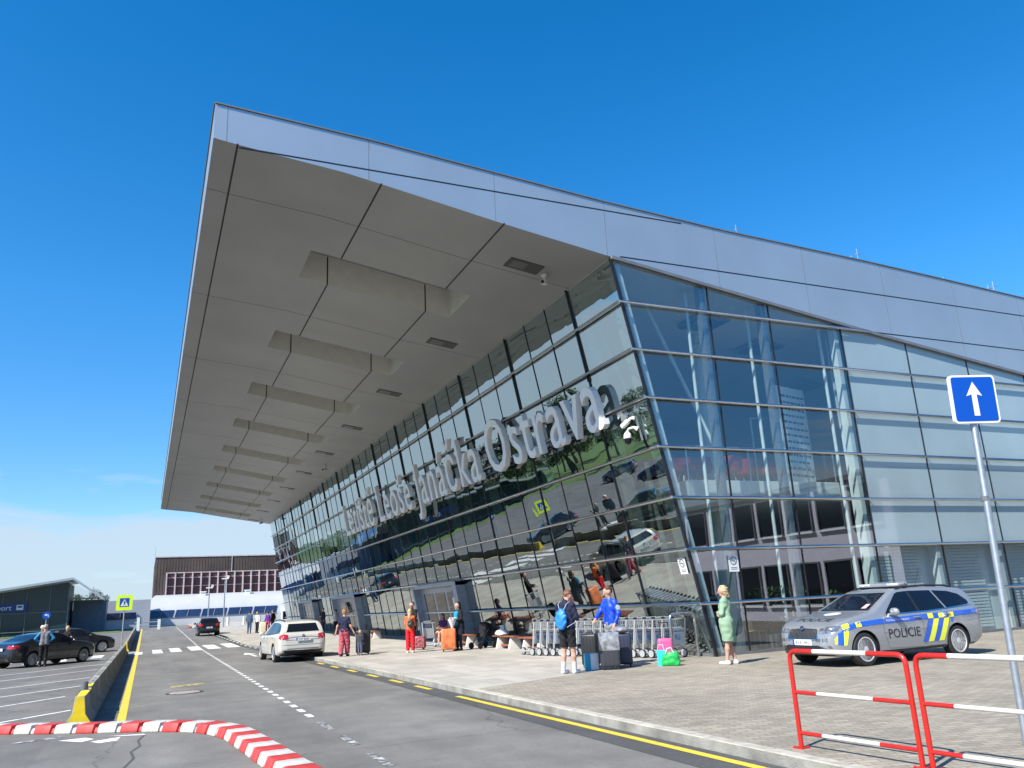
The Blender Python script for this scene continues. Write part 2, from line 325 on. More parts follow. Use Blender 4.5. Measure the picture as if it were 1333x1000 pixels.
# ------------------------------------------------------------------ the ground, road and pavement
YB = [-60, -20, 0, 20, 40, 52, 60, 70, 80, 90, 100, 110, 120, 128]
def sheet(name, x0, x1, ys, dz, m, extra=None):
    mb = MB()
    fx0 = x0 if callable(x0) else (lambda y: x0); fx1 = x1 if callable(x1) else (lambda y: x1)
    for a, b in zip(ys, ys[1:]):
        mb.quad((fx0(a), a, gz(a) + dz), (fx1(a), a, gz(a) + dz), (fx1(b), b, gz(b) + dz), (fx0(b), b, gz(b) + dz))
    return tag(mb.build(name, m), kind='structure')
sheet('ground', -2500, 2500, [-2500] + YB + [3000], -.03, 'ground')
sheet('road', -1.2, 5.76, YB, 0, 'asphalt')
sheet('car_park', -34, -1.2, YB[:-2], .0, 'lot')
sheet('far_road', -34, 40, [120, 128, 133], -.002, 'asphalt')
sheet('road_shoulder', lambda y: 5.02 if y < 12 else min(5.3, 5.02 + (y - 12) * .05), 5.76, YB[:-2], .004, 'asphalt_dark')
sheet('grass_verge', -42, -2.6, [106, 110, 117], .02, 'grass')
sheet('lawn', -160, -34, [-60, 40, 52, 90, 128, 300], -.01, 'grass')
# pavement: two surfaces that meet on a slanted line, behind a stone kerb
def lineX(x): return 15.56 + (x - 6.65) * .385
k = MB(); y0 = -30
pv = MB()
pv.add([(5.92, -30, .12), (48, -30, .12), (48, lineX(48), .12), (13.1, lineX(13.1), .12), (5.92, lineX(5.92), .12)], [(0, 1, 2, 3, 4)])
tag(pv.build('paver_forecourt', 'pavers'), kind='structure')
pv = MB(); pv.add([(5.92, lineX(5.92), .12), (13.1, lineX(13.1), .12), (48, lineX(48), .12), (48, 52, .12), (5.92, 52, .12)], [(0, 1, 2, 3, 4)])
for a, b in zip(YB[5:], YB[6:]): pv.quad((5.92, a, .12 + gz(a)), (20, a, .12 + gz(a)), (20, b, .12 + gz(b)), (5.92, b, .12 + gz(b)))
tag(pv.build('pavement', 'slabs'), kind='structure')
for y in list(np.arange(-30, 52, 1.0)):
    k.box(5.76, 5.918, y + .006, y + .994, -.05, .122 + .003 * rng.random())
for a, b in zip(YB[5:], YB[6:]): k.hexa([(5.76, a, gz(a) - .05), (5.918, a, gz(a) - .05), (5.918, b, gz(b) - .05), (5.76, b, gz(b) - .05)], [(5.76, a, gz(a) + .122), (5.918, a, gz(a) + .122), (5.918, b, gz(b) + .122), (5.76, b, gz(b) + .122)])
tag(k.build('kerb', 'kerb', bevel=.008, seg=1), kind='structure')
kb = MB(); kb.box(5.758, 5.925, -30, 52, -.05, .112); tag(kb.build('kerb_bed', 'concrete'), kind='structure')
def flat(mb, pts, dz=.004, m=0): mb.add([(x, y, gz(y) + dz) for x, y in pts], [tuple(range(len(pts)))], m)
def strip(mb, x, y0, y1, w, dz=.008, m=0): flat(mb, [(x - w / 2, y0), (x + w / 2, y0), (x + w / 2, y1), (x - w / 2, y1)], dz, m)
mk = MB()
strip(mk, 5.55, -20, 15.4, .12, .008, 1)
for i, y in enumerate((17.15, 19.25, 21.5, 23.9, 26.3, 28.6, 31.2, 34, 37)): strip(mk, 5.58, y, y + 1.05, .12, .008, 1)
for y in np.arange(40, 100, 2.4): strip(mk, 5.6, y, y + 1.0, .12, .008, 0)
y = 6.0
while y < 118:
    L = .95 if y < 14 else .45
    xc = 2.47 + .0115 * y; flat(mk, [(xc - .055, y), (xc + .055, y), (xc + .055 + .01 * L, y + L), (xc - .055 + .01 * L, y + L)], .004, 2 if y < 13 else 0)
    y += L + (.75 if y < 14 else .42)
for a, b in zip([16.3, 28, 40, 52, 70, 90], [28, 40, 52, 70, 90, 118]): strip(mk, -.27, a, b, .145, .004, 1)
# zebra crossing
for (xa, xb, ya, yb) in ((-2.45, -1.9, 48, 52), (-1.0, .0, 49.2, 52.8), (.5, 1.02, 49.2, 54.4), (1.42, 2.0, 49.6, 55.2), (2.45, 3.1, 50, 55.8), (3.4, 4.1, 50.7, 56.7), (4.5, 5.2, 51.3, 57.4)):
    flat(mk, [(xa, ya), (xb, ya), (xb, yb), (xa, yb)], .009, 0)
for i in range(9): flat(mk, [(-4 - i * 1.2, 46.5 - i * .4), (-3.4 - i * 1.2, 46.5 - i * .4), (-3.5 - i * 1.2, 50 - i * .4), (-4.1 - i * 1.2, 50 - i * .4)], .006, 0)
# arrow, manhole, old yellow mark
flat(mk, [(4.42, 37.8), (4.58, 37.8), (4.56, 40.2), (4.46, 40.2)], .004, 0); flat(mk, [(4.2, 40.2), (4.8, 40.2), (4.5, 42.3)], .004, 0)
flat(mk, [(.72, 23.6), (1.56, 24.0), (1.52, 24.5), (.72, 24.1)], .004, 3)
for yy in (62, 58): flat(mk, [(.6, yy), (1.7, yy + .5), (1.7, yy + 1.2), (.6, yy + .7)], .004, 2)
# parking bays in the left lot
for (xa, ya), (xb, yb) in (((-9.3, 31.5), (-1.5, 40.4)), ((-9.3, 26.6), (-1.5, 36.2)), ((-9.3, 21.9), (-1.5, 31.1)), ((-9.3, 18), (-1.5, 27.2)), ((-9.3, 13.6), (-1.66, 23.6)), ((-9.3, 10), (-1.26, 19.7)), ((-11, 37), (-1.6, 46.2))):
    flat(mk, [(xa, ya - .09), (xb, yb - .09), (xb, yb + .09), (xa, ya + .09)], .004, 0)
for i in range(12):
    for x0 in (-30, -20): flat(mk, [(x0, 20 + i * 5.), (x0 + 7, 26 + i * 5.), (x0 + 7, 26.16 + i * 5.), (x0, 20.16 + i * 5.)], .004, 2)
# worn turn arrows in front of the plastic kerb
flat(mk, [(-1.75, 15.0), (-1.1, 15.3), (-1.05, 15.12), (-1.6, 14.86)], .004, 2)
flat(mk, [(-1.08, 14.72), (-.72, 14.78), (-.58, 14.5), (-.74, 14.28)], .004, 0); flat(mk, [(-.62, 14.22), (-.22, 14.45), (-.26, 14.05), (-.5, 13.95)], .004, 0)
flat(mk, [(-.4, 14.7), (.1, 14.52), (.12, 14.38), (-.15, 14.5)], .004, 0)
tag(mk.build('road_markings', ['white_paint', 'yellow_paint', 'white_paint_worn', 'pale_yellow']), kind='structure')
ck = MB(); pts = [(.10, 14.35), (.02, 13.8), (.05, 13.2), (-.06, 12.7), (-.02, 12.1), (-.12, 11.4), (-.06, 10.6), (-.2, 9.6), (-.16, 8.2), (-.3, 6)]
for (xa, ya), (xb, yb) in zip(pts, pts[1:]): flat(ck, [(xa - .017, ya), (xa + .017, ya), (xb + .017, yb), (xb - .017, yb)], .003)
tag(ck.build('sealed_crack', 'asphalt_dark'), kind='structure')
mh = thing('manhole_cover', 'round iron manhole cover set in the road beside the faded yellow mark', 'manhole cover', (.97, 21.7, 0))
mb = MB(); mb.lathe([(.42, .0), (.42, .006), (.36, .0065), (.0, .0065)], 28); mb.build('frame', mat('cast_iron', (.05, .048, .045), .6, .3, var=.2, scale=20), mh)
mb = MB(); mb.lathe([(.345, .0066), (.345, .011), (0, .011)], 28)
for i in range(6): mb.box(-.25, .25, -.27 + i * .1, -.23 + i * .1, .011, .015)
mb.build('lid', mat('cover_concrete', (.38, .33, .29), .8, var=.15, scale=18), mh)

# ------------------------------------------------------------------ the terminal
TB = (13.2, 17.43, 0.)
term = thing('terminal_building', 'airport terminal with a leaning glass front under a big upswept grey roof', 'terminal', TB)
def tpart(mb, name, mats, parent=term, **kw): return mb.build(name, mats, parent, off=TB, **kw)
Y0, Y1, XR = 17.38, 86., 46.
lowp = [(.74, 12.26), (1.24, 12.19), (2.5, 12.06), (3.77, 11.93), (4.73, 11.77), (6.2, 11.52), (7.68, 11.26), (8.75, 11.09), (11.1, 10.73), (14.27, 10.28), (20.5, 9.42), (27.6, 8.54), (36, 7.6), (XR, 6.6)]
topp = [(.74, 13.15), (4.34, 12.94), (7.7, 12.66), (11, 12.38), (15, 12.12), (21, 11.88), (24.5, 11.70), (28.6, 11.47), (36, 10.9), (XR, 10.1)]
zl = lambda x: float(np.interp(x, [p[0] for p in lowp], [p[1] for p in lowp])); zt = lambda x: float(np.interp(x, [p[0] for p in topp], [p[1] for p in topp]))
XS = sorted(set([p[0] for p in lowp] + [p[0] for p in topp]))
# fascia skins (near gable, front lip, far gable) and the roof deck
fa = MB()
for a, b in zip(XS, XS[1:]):
    fa.quad((a, Y0, zl(a)), (b, Y0, zl(b)), (b, Y0, zt(b)), (a, Y0, zt(a)))
    fa.quad((a, Y1, zl(a)), (b, Y1, zl(b)), (b, Y1, zt(b)), (a, Y1, zt(a)))
    fa.quad((a, Y0, zt(a)), (b, Y0, zt(b)), (b, Y1, zt(b)), (a, Y1, zt(a)), m=1)
fa.quad((.74, Y0, 12.26), (.74, Y1, 12.26), (.74, Y1, 13.15), (.74, Y0, 13.15))
fa.quad((XR, Y0, zl(XR)), (XR, Y1, zl(XR)), (XR, Y1, zt(XR)), (XR, Y0, zt(XR)))
def seam(xa, xb, z):
    xs = np.linspace(xa, xb, 12)
    for a, b in zip(xs, xs[1:]): fa.box(a, b, Y0 - .004, Y0 + .02, z - .018, z + .018, 3)
seam(1.3, 13.6, 12.12); seam(11.4, XR, 10.77); seam(20.6, XR, 9.43)
for x in (1.02, 4.34, 7.69, 11.0, 14.75, 18.1, 21.45, 24.8, 28.15, 31.5, 34.85, 38.2): fa.box(x - .006, x + .006, Y0 - .0035, Y0 + .02, zl(x) + .01, zt(x) - .01, 2)
for y in np.arange(20.7, 85, 3.35): fa.box(.736, .75, y - .007, y + .007, 12.27, 13.14, 2)
roof = tpart(fa, 'roof', ['fascia', 'trim', 'fascia_joint', 'mullion'])
cp = MB()                                     # coping strip along the roof edge and the drip trim under the gable
for (xa, za), (xb, zb) in zip(topp, topp[1:]): cp.bar((xa, Y0 - .01, za + .02), (xb, Y0 - .01, zb + .02), .05, .03)
cp.bar((.73, Y0, 13.17), (.73, Y1, 13.17), .05, .03)
for a, b in zip(lowp, lowp[1:]):
    if a[0] >= 11: cp.bar((a[0], Y0 - .015, a[1] - .03), (b[0], Y0 - .015, b[1] - .03), .1, .09)
tpart(cp, 'roof_edge_trim', 'fascia_joint', roof)
for x, h in ((15.9, .5), (17.5, .22), (20.6, .3), (20.9, .6), (24.9, .3), (27.2, .4), (27.5, .6)):
    an = MB(); an.tube([(x, Y0 + .3, zt(x)), (x, Y0 + .3, zt(x) + h)], .012, 5); an.tube([(x - .25, Y0 + .3, zt(x) + h * .6), (x + .25, Y0 + .3, zt(x) + h * .75)], .01, 5)
    tpart(an, 'lightning_rod', 'galv', roof)
# soffit with nine light wells
REC = [(22.0 + 7.34 * i, 24.08 + 7.34 * i) for i in range(9)]; RX0, RX1 = 3.77, 8.75
sf = MB(); ys = [Y0] + [v for r in REC for v in r] + [Y1]
for xa, xb in zip([p[0] for p in lowp], [p[0] for p in lowp][1:]):
    for i, (ya, yb) in enumerate(zip(ys, ys[1:])):
        if i % 2 == 1 and RX0 - .01 <= xa and xb <= RX1 + .01: continue
        sf.quad((xa, ya, zl(xa)), (xb, ya, zl(xb)), (xb, yb, zl(xb)), (xa, yb, zl(xa)), m=2 if xa > 11 else 0)
rx = [p[0] for p in lowp if RX0 - .01 <= p[0] <= RX1 + .01]
for ya, yb in REC:
    up = .98
    for y in (ya, yb):
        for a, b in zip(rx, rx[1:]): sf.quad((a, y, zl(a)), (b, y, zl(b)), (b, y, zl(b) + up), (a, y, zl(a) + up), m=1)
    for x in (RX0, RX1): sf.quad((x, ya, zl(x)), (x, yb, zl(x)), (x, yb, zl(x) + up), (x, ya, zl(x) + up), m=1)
    for a, b in zip(rx, rx[1:]): sf.quad((a, ya, zl(a) + up), (b, ya, zl(b) + up), (b, yb, zl(b) + up), (a, yb, zl(a) + up))
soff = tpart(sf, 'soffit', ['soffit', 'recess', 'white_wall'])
sj = MB()
def under(x, d=.004): return zl(x) - d
for x in (1.27, 4.66, 7.93):
    segs = list(zip([Y0] + [r[1] for r in REC], [r[0] for r in REC] + [Y1])) if x > 2 else [(Y0, Y1)]
    for ya, yb in segs: sj.box(x - .022, x + .022, ya, yb, under(x), under(x) + .03)
    if x > 2:
        for _, yb in REC: sj.box(x - .022, x + .022, yb - .004, yb + .01, zl(x) + .01, zl(x) + .96)
for y in np.arange(19.8, 85, 3.67):
    if any(a - .05 < y < b + .05 for a, b in REC): continue
    for xa, xb in zip([p[0] for p in lowp][:8], [p[0] for p in lowp][1:9]):
        sj.hexa([(xa, y - .006, under(xa, .003)), (xb, y - .006, under(xb, .003)), (xb, y + .006, under(xb, .003)), (xa, y + .006, under(xa, .003))],
                [(xa, y - .006, zl(xa) + .01), (xb, y - .006, zl(xb) + .01), (xb, y + .006, zl(xb) + .01), (xa, y + .006, zl(xa) + .01)])
tpart(sj, 'soffit_joint', 'dark_gap', soff)
for i in range(10):
    y = 19.23 + 7.27 * i; x = 9.33
    if y > 85: break
    a = MB(); a.hexa([(x - .52, y - .3, zl(x - .52) - .02), (x + .52, y - .3, zl(x + .52) - .02), (x + .52, y + .3, zl(x + .52) - .02), (x - .52, y + .3, zl(x - .52) - .02)],
                    [(x - .52, y - .3, zl(x - .52) + .03), (x + .52, y - .3, zl(x + .52) + .03), (x + .52, y + .3, zl(x + .52) + .03), (x - .52, y + .3, zl(x - .52) + .03)])
    l = tpart(a, 'soffit_light', mat('lamp_frame', (.045, .045, .045), .5))
    a = MB(); a.hexa([(x - .42, y - .21, zl(x - .42) - .026), (x + .05, y - .21, zl(x + .05) - .026), (x + .05, y + .21, zl(x + .05) - .026), (x - .42, y + .21, zl(x - .42) - .026)],
                    [(x - .42, y - .21, zl(x - .42)), (x + .05, y - .21, zl(x + .05)), (x + .05, y + .21, zl(x + .05)), (x - .42, y + .21, zl(x - .42))])
    tpart(a, 'diffuser', mat('lamp_diffuser', (.11, .11, .11), .3), l)
def soffit_camera(y, lab):
    x = 10.05; z = zl(x)
    t = thing('security_camera', lab, 'camera', (x, y, z), 0)
    a = MB(); a.lathe([(.09, -.0), (.09, -.05), (.04, -.06), (.04, -.16), (0, -.16)], 12); a.build('mount', 'white_steel', t, smooth=True)
    a = MB(); a.bar((-.14, -.16, -.30), (.12, .12, -.2), .13, .13); a.bar((-.17, -.19, -.29), (.06, .06, -.19), .15, .02); a.build('camera_body', 'white_steel', t, bevel=.012)
    a = MB(); a.tube([(-.15, -.175, -.305), (-.165, -.19, -.31)], .055, 12); a.build('lens', 'dark_glass', t)
soffit_camera(19.41, 'small bullet camera under the roof, closest to the glass corner'); soffit_camera(52., 'small bullet camera halfway along under the roof'); soffit_camera(84.2, 'small bullet camera at the far end of the soffit')

# glazing
LEAN = -.2
def fx(z): return 13.21 + LEAN * (z - .12)
ZB = [1.42, 2.78, 4.11, 5.44, 6.76, 8.08, 9.41]
FY = [17.43, 20.0] + [20.0 + 4.78 * i for i in range(1, 14)] + [85.6]
ZTOP = 10.7
for ya, yb in zip(FY, FY[1:]):
    n = 1 if yb - ya < 3.5 else 3
    g = MB()
    zz = [.12] + ZB + [ZTOP]
    for j in range(n):
        a, b = ya + (yb - ya) * j / n, ya + (yb - ya) * (j + 1) / n
        for z0, z1 in zip(zz, zz[1:]):
            t = [(rng.random() - .5) * .012 for _ in range(4)]
            g.quad((fx(z0) + t[0], a + .008, z0), (fx(z0) + t[1], b - .008, z0), (fx(z1) + t[2], b - .008, z1), (fx(z1) + t[3], a + .008, z1))
    tpart(g, 'front_glass_panel', 'glass_front')
fj = MB()
for i, y in enumerate(FY):
    fm = MB()
    fm.bar((fx(.12) - .01, y, .12), (fx(ZTOP) - .01, y, ZTOP), .04, .05, up=(1, 0, 0)) if 0 < i < len(FY) - 1 else None
    if 0 < i < len(FY) - 1: fm.bar((fx(7.9) - .03, y, 7.9), (fx(10.9) - .03, y, 10.9), .035, .07, up=(1, 0, 0)); tpart(fm, 'front_mullion', 'mullion')
for ya, yb in zip(FY, FY[1:]):
    n = 1 if yb - ya < 3.5 else 3
    for j in range(1, n):
        y = ya + (yb - ya) * j / n; fj.bar((fx(.12) - .004, y, .12), (fx(ZTOP) - .004, y, ZTOP), .03, .03, up=(1, 0, 0))
tpart(fj, 'glazing_joint', 'mullion')
fjh = MB()
for z in ZB: fjh.bar((fx(z) - .004, 17.5, z), (fx(z) - .004, 85.6, z), .03, .04)
tpart(fjh, 'glazing_transom', 'mullion')
SXL = [13.21, 14.28, 16.47, 19.28, 22.03, 24.8, 27.65, 30.45, 33.2, 36, 38.8, 41.6, 44.4, 46.]
YS = 17.43
for i, (xa, xb) in enumerate(zip(SXL, SXL[1:])):
    g = MB()
    rows = [.12] + ZB
    def xl(z): return fx(z) if i == 0 else xa + .012
    for z0, z1 in zip(rows, rows[1:] + [99]):
        za, zb2 = zl(xa), zl(xb)
        if z0 > min(za, zb2) and z0 >= max(za, zb2): continue
        p = [(xl(z0), z0), (xb - .012, z0)]
        if z1 <= min(za, zb2): p += [(xb - .012, z1), (xl(z1), z1)]
        else:
            q = [(xb - .012, max(z0 + .01, min(z1, zl(xb) - .02))), ]
            top = [x for x in np.linspace(xb, xl(min(z1, zl(xl(min(z1, za))))), 7)]
            q = []
            for x in top:
                zz_ = min(z1, zl(max(x, 11.1)) - .01)
                if i == 0: x = max(x, fx(zz_))
                if zz_ > z0: q.append((x if x < xb else xb - .012, zz_))
            p += q
        if len(p) > 2: g.add([(x, YS + (rng.random() - .5) * .0, z) for x, z in p], [tuple(range(len(p)))])
    for k_, (q_) in enumerate(g.f): g.m[k_] = 1 if i >= 3 and min(g.v[v_][2] for v_ in q_) > 2.5 else 0
    tpart(g, 'side_glass_panel', ['glass_side', 'glass_fritted'])
for x in SXL[1:-1]:
    smu = MB(); sin_ = MB(); strut = MB()
    h = zl(x) - .02
    smu.box(x - .016, x + .016, YS - .02, YS + .03, .12, h)
    sin_.box(x - .19, x - .03, YS + .10, YS + .34, .12, h)
    tpart(smu, 'side_mullion', 'mullion'); tpart(sin_, 'inner_post', 'galv' if x < 19 else 'white_steel')
    if x < 21: strut.tube([(x - .36, YS + .55, .12), (x - .36, YS + .55, h)], .05, 10); tpart(strut, 'inner_column', 'white_steel', smooth=True)
cj = MB(); cj.bar((fx(.12) + .005, YS - .005, .12), (fx(ZTOP) + .005, YS - .005, ZTOP), .07, .07, up=(1, 0, 0)); tpart(cj, 'corner_mullion', 'mullion')
ci = MB(); ci.bar((fx(.12) + .24, YS + .14, .12), (fx(ZTOP) + .24, YS + .14, ZTOP), .14, .14, up=(1, 0, 0))
for y in (18.05, ): ci.bar((fx(.12) + .28, y, .12), (fx(ZTOP) + .28, y, ZTOP), .16, .22, up=(1, 0, 0))
for y in FY[1:-1]: ci.bar((fx(.12) + .4, y, .12), (fx(ZTOP) + .4, y, ZTOP), .18, .34, up=(1, 0, 0))
for y in (20.2, 20.9): ci.tube([(fx(.12) + .9, y, .12), (fx(5) + 1.1, y - .9 if y > 20.5 else y + .6, 5.0)], .06, 8)
for y in (19.0, 23.5, 28.3): ci.tube([(13.9, y, .12), (14.0, y + .5, 4.6)], .08, 8)
for ya_, za_, yb_, zb2_ in ((18.9, .2, 18.5, 5.2), (19.7, .2, 19.3, 5.4), (21.6, .2, 20.6, 4.4), (18.6, 5.0, 20.2, 10.2)): ci.tube([(fx(za_) + .75, ya_, za_), (fx(zb2_) + .75, yb_, zb2_)], .07, 8)
tpart(ci, 'inner_frame', 'white_steel')
for z in ZB:
    br = MB(); br.tube([(fx(z) - .15, 85.5, z), (fx(z) - .15, YS - .12, z)], .042, 8)
    xe = XR
    for x in np.arange(12, XR, .05):
        if zl(x) < z + .03: xe = x; break
    br.tube([(fx(z) - .15, YS - .12, z), (xe, YS - .12, z)], .042, 8)
    for x in SXL[1:-1]:
        if x < xe: br.box(x - .012, x + .012, YS - .12, YS, z - .012, z + .012)
    for y in FY[1:-1]: br.box(fx(z) - .15, fx(z), y - .012, y + .012, z - .012, z + .012)
    tpart(br, 'glazing_rail', 'steel', smooth=True)
# plinth, floors, ceiling grids, back walls
pl = MB(); pl.box(13.15, 13.35, YS + .05, 85.5, .05, .2); pl.box(13.35, XR, YS - .03, YS + .12, .05, .19); tpart(pl, 'plinth', 'trim')
fl = MB(); fl.box(13.35, XR, YS + .12, 85.5, .10, .16); tpart(fl, 'ground_floor', 'int_floor')
mz = MB(); mz.box(13.6, 19.2, 18.35, 28, 4.25, 4.75); mz.box(15.5, XR, 28, 85, 4.25, 4.75); mz.box(19.2, XR, 18.9, 28, 4.25, 4.75); tpart(mz, 'mezzanine_floor', 'white_wall')
bw = MB(); bw.box(19.1, XR, 30, 30.2, 4.75, 10.5); bw.box(15, 19.1, 40, 40.2, 4.75, 10.9); tpart(bw, 'feature_wall', 'navy_wall')
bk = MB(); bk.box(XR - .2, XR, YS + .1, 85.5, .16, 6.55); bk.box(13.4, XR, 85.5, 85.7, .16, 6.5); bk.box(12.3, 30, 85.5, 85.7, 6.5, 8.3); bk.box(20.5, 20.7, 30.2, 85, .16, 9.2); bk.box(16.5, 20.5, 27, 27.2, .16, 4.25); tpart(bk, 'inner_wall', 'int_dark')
ww = MB(); ww.box(19.32, XR, 17.96, 18.08, .16, 6.5); ww.box(20.9, XR, 17.96, 18.08, 6.5, 8.3)
ww.box(19.36, XR, 18.1, 18.16, 6.4, 9.35)
tpart(ww, 'lining_wall', 'white_wall')
bl = MB()
for xa, xb in zip(SXL[3:], SXL[4:]):
    for i in range(26): bl.box(xa + .15, xb - .52, 17.9, 17.93, .26 + i * .096, .33 + i * .096)
tpart(bl, 'window_blind', 'white_wall')
ln = MB(); ln.box(19.9, XR, 18.3, 18.4, .16, 2.8); tpart(ln, 'shop_wall', 'white_wall')
for x, y in ((16.2, 20.6), (16.4, 26.5), (15.3, 32), (15.3, 40), (15.3, 48)): cl = MB(); cl.lathe([(.2, .16), (.2, 9.6), (.12, 9.7), (.12, 10.05)], 18, T=Matrix.Translation((x, y, 0))); tpart(cl, 'interior_column', 'white_steel', smooth=True)
cl = MB()
cl.tube([(13.3, 19.2, 10.3), (15.2, 18.9, 5.6), (14.9, 18.8, 4.75)], .06, 8); cl.tube([(13.0, 22.2, 10.2), (13.8, 22.2, 4.75)], .06, 8)
tpart(cl, 'interior_strut', 'white_steel', smooth=True)
hr = MB(); hr.tube([(13.6, 18.45, 5.72), (19.2, 18.45, 5.72)], .03, 8)
for x in np.arange(13.7, 19.3, 1.1): hr.tube([(x, 18.45, 4.75), (x, 18.45, 5.72)], .022, 6)
tpart(hr, 'balcony_rail', 'galv')
bg_ = MB(); bg_.quad((13.6, 18.47, 4.8), (19.2, 18.47, 4.8), (19.2, 18.47, 5.65), (13.6, 18.47, 5.65)); tpart(bg_, 'balcony_glass', 'glass_clear')
for x, y in ((15.8, 19.6), (18.6, 20.3), (22.5, 22.5)):
    cg = MB(); z = zl(x) - .03; cg.box(x - .6, x + .6, y - .6, y + .6, z - .06, z + .05)
    for i in range(5): cg.box(x - .55, x + .55, y - .52 + i * .24, y - .46 + i * .24, z - .10, z - .06); cg.box(x - .52 + i * .24, x - .46 + i * .24, y - .55, y + .55, z - .10, z - .06)
    tpart(cg, 'ceiling_lamp', 'galv')
# printed panel with lines of (illegible) text, glass screens
tp = MB(); T = Matrix.Translation((17.6, 18.75, 4.75)) @ Matrix.Rotation(R(14), 4, 'Z'); tp.box(0, 1.5, 0, .08, 0, 3.1, 0, T)
for r_ in range(13):
    xx = .08
    while xx < 1.3:
        w = .06 + .16 * rng.random(); tp.box(xx, min(1.42, xx + w), -.004, 0, .25 + r_ * .21, .25 + r_ * .21 + .07, 1, T); xx += w + .05
tpart(tp, 'text_panel', ['white_wall', 'black'])
gs = MB()
for x, y, w in ((16.9, 19.3, .8), (17.8, 19.2, .7)):
    for a in (x, x + w): gs.box(a - .02, a + .02, y - .02, y + .02, 4.75, 6.9)
    gs.box(x, x + w, y - .02, y + .02, 6.86, 6.9)
tpart(gs, 'display_frame', 'galv')
# doors
for n_, (ya, yb) in enumerate(((34.3, 40.3), (53.6, 60.4), (68.6, 75.0))):
    def P(o, y, z): return (fx(z) - o, y, z)
    d = MB()
    d.hexa([P(.05, ya, .14), P(.05, yb, .14), P(.12, yb, .14), P(.12, ya, .14)], [P(.05, ya, 2.55), P(.05, yb, 2.55), P(.12, yb, 2.55), P(.12, ya, 2.55)])
    dr = tpart(d, 'door', 'door_blue')
    d = MB()
    for y, w in ((ya - .25, .5), (yb, .25)): d.hexa([P(-.02, y, .13), P(-.02, y + w, .13), P(.42, y + w, .13), P(.42, y, .13)], [P(-.02, y, 2.72), P(-.02, y + w, 2.72), P(.42, y + w, 2.72), P(.42, y, 2.72)])
    d.hexa([P(0, ya - .25, 2.56), P(0, yb + .25, 2.56), P(.40, yb + .25, 2.56), P(.40, ya - .25, 2.56)], [P(0, ya - .25, 2.74), P(0, yb + .25, 2.74), P(.40, yb + .25, 2.74), P(.40, ya - .25, 2.74)])
    tpart(d, 'door_frame', 'portal', dr)
    d = MB()
    for y in (ya + .5, ya + 2.2, ya + 3.9): d.hexa([P(.13, y, .3), P(.13, y + 1.4, .3), P(.135, y + 1.4, .3), P(.135, y, .3)], [P(.13, y, 2.3), P(.13, y + 1.4, 2.3), P(.135, y + 1.4, 2.3), P(.135, y, 2.3)])
    tpart(d, 'door_glass', 'dark_glass', dr)
    d = MB(); y = ya + .65
    d.hexa([P(.15, y, 1.2), P(.15, y + .55, 1.2), P(.155, y + .55, 1.2), P(.155, y, 1.2)], [P(.15, y, 2.35), P(.15, y + .55, 2.35), P(.155, y + .55, 2.35), P(.155, y, 2.35)], 0)
    d.hexa([P(.156, y, 2.05), P(.156, y + .55, 2.05), P(.16, y + .55, 2.05), P(.16, y, 2.05)], [P(.156, y, 2.35), P(.156, y + .55, 2.35), P(.16, y + .55, 2.35), P(.16, y, 2.35)], 1)
    tpart(d, 'notice', ['sign_white', 'sign_blue'], dr)

# sign letters
sgn = thing('airport_sign', 'big silver 3D letters reading Letiště Leoše Janáčka Ostrava across the glass front', 'sign', (11.6, 35., 7.), 0)
up = Vector((LEAN, 0, 1)).normalized(); ux = Vector((0, -1, 0))
txt = 'Letiště Leoše Janáčka Ostrava'; size = 2.82
def adv(s_):
    def w(t): v, _ = text_mesh(t, 1, res=1); return max(p[0] for p in v) - min(p[0] for p in v)
    return w('I' + s_ + 'I') - w('II')
widths = [adv(c) if c != ' ' else .26 for c in txt]
tot = sum(widths) * size; YL, YR = 52.3, 19.1
kx = (YL - YR) / tot
yy = YL; zb_ = 6.37
for c, w in zip(txt, widths):
    if c != ' ':
        vs, fs = text_mesh(c, size, .10, offset=.006)
        x0 = min(p[0] for p in vs)
        org = Vector((fx(zb_) - .30, yy, zb_)); un = ux.cross(up)
        mb = MB(); mb.add([org + ux * (p[0] * kx * .9 + .05) + up * p[1] + un * p[2] for p in vs], fs)
        o = mb.build('letter', 'letter', sgn, off=sgn.location)
        for p_ in o.data.polygons: p_.use_smooth = False
    yy -= w * size * kx
mb = MB()
for z in (6.52, 7.42): mb.bar((fx(z) - .12, YR + .3, z), (fx(z) - .12, YL - .1, z), .04, .07)
for y in FY[2:8]: mb.bar((fx(6.4) - .09, y, 6.42), (fx(7.7) - .09, y, 7.6), .06, .10, up=(1, 0, 0))
mb.build('support_rail', 'mullion', sgn, off=sgn.location)
# corner cameras and stickers
t = thing('dome_camera', 'white dome camera with a black eyeball on the bracket at the glass corner', 'camera', (fx(5.95) - .06, 18.15, 5.75))
a = MB(); a.bar((.04, -.1, .0), (-.12, -.1, .66), .06, .03, up=(1, 0, 0)); a.build('bracket', 'galv', t)
a = MB(); a.tube([(-.08, -.1, .30), (-.16, -.04, .36), (-.22, .12, .36), (-.22, .2, .3)], [.07, .035, .03, .035], 10); a.lathe([(.0, .3), (.05, .29), (.1, .22), (.115, .12), (.11, .10)], 16, T=Matrix.Translation((-.22, .22, 0))); a.build('housing', 'white_steel', t, smooth=True)
a = MB(); a.lathe([(.105, .10), (.105, .04), (.085, -.02), (.045, -.055), (0, -.06)], 16, T=Matrix.Translation((-.22, .22, 0))); a.build('lens_dome', 'dark_glass', t, smooth=True)
t = thing('bullet_camera', 'white bullet camera mounted above the dome camera at the glass corner', 'camera', (fx(6.3) - .22, 18.1, 6.3))
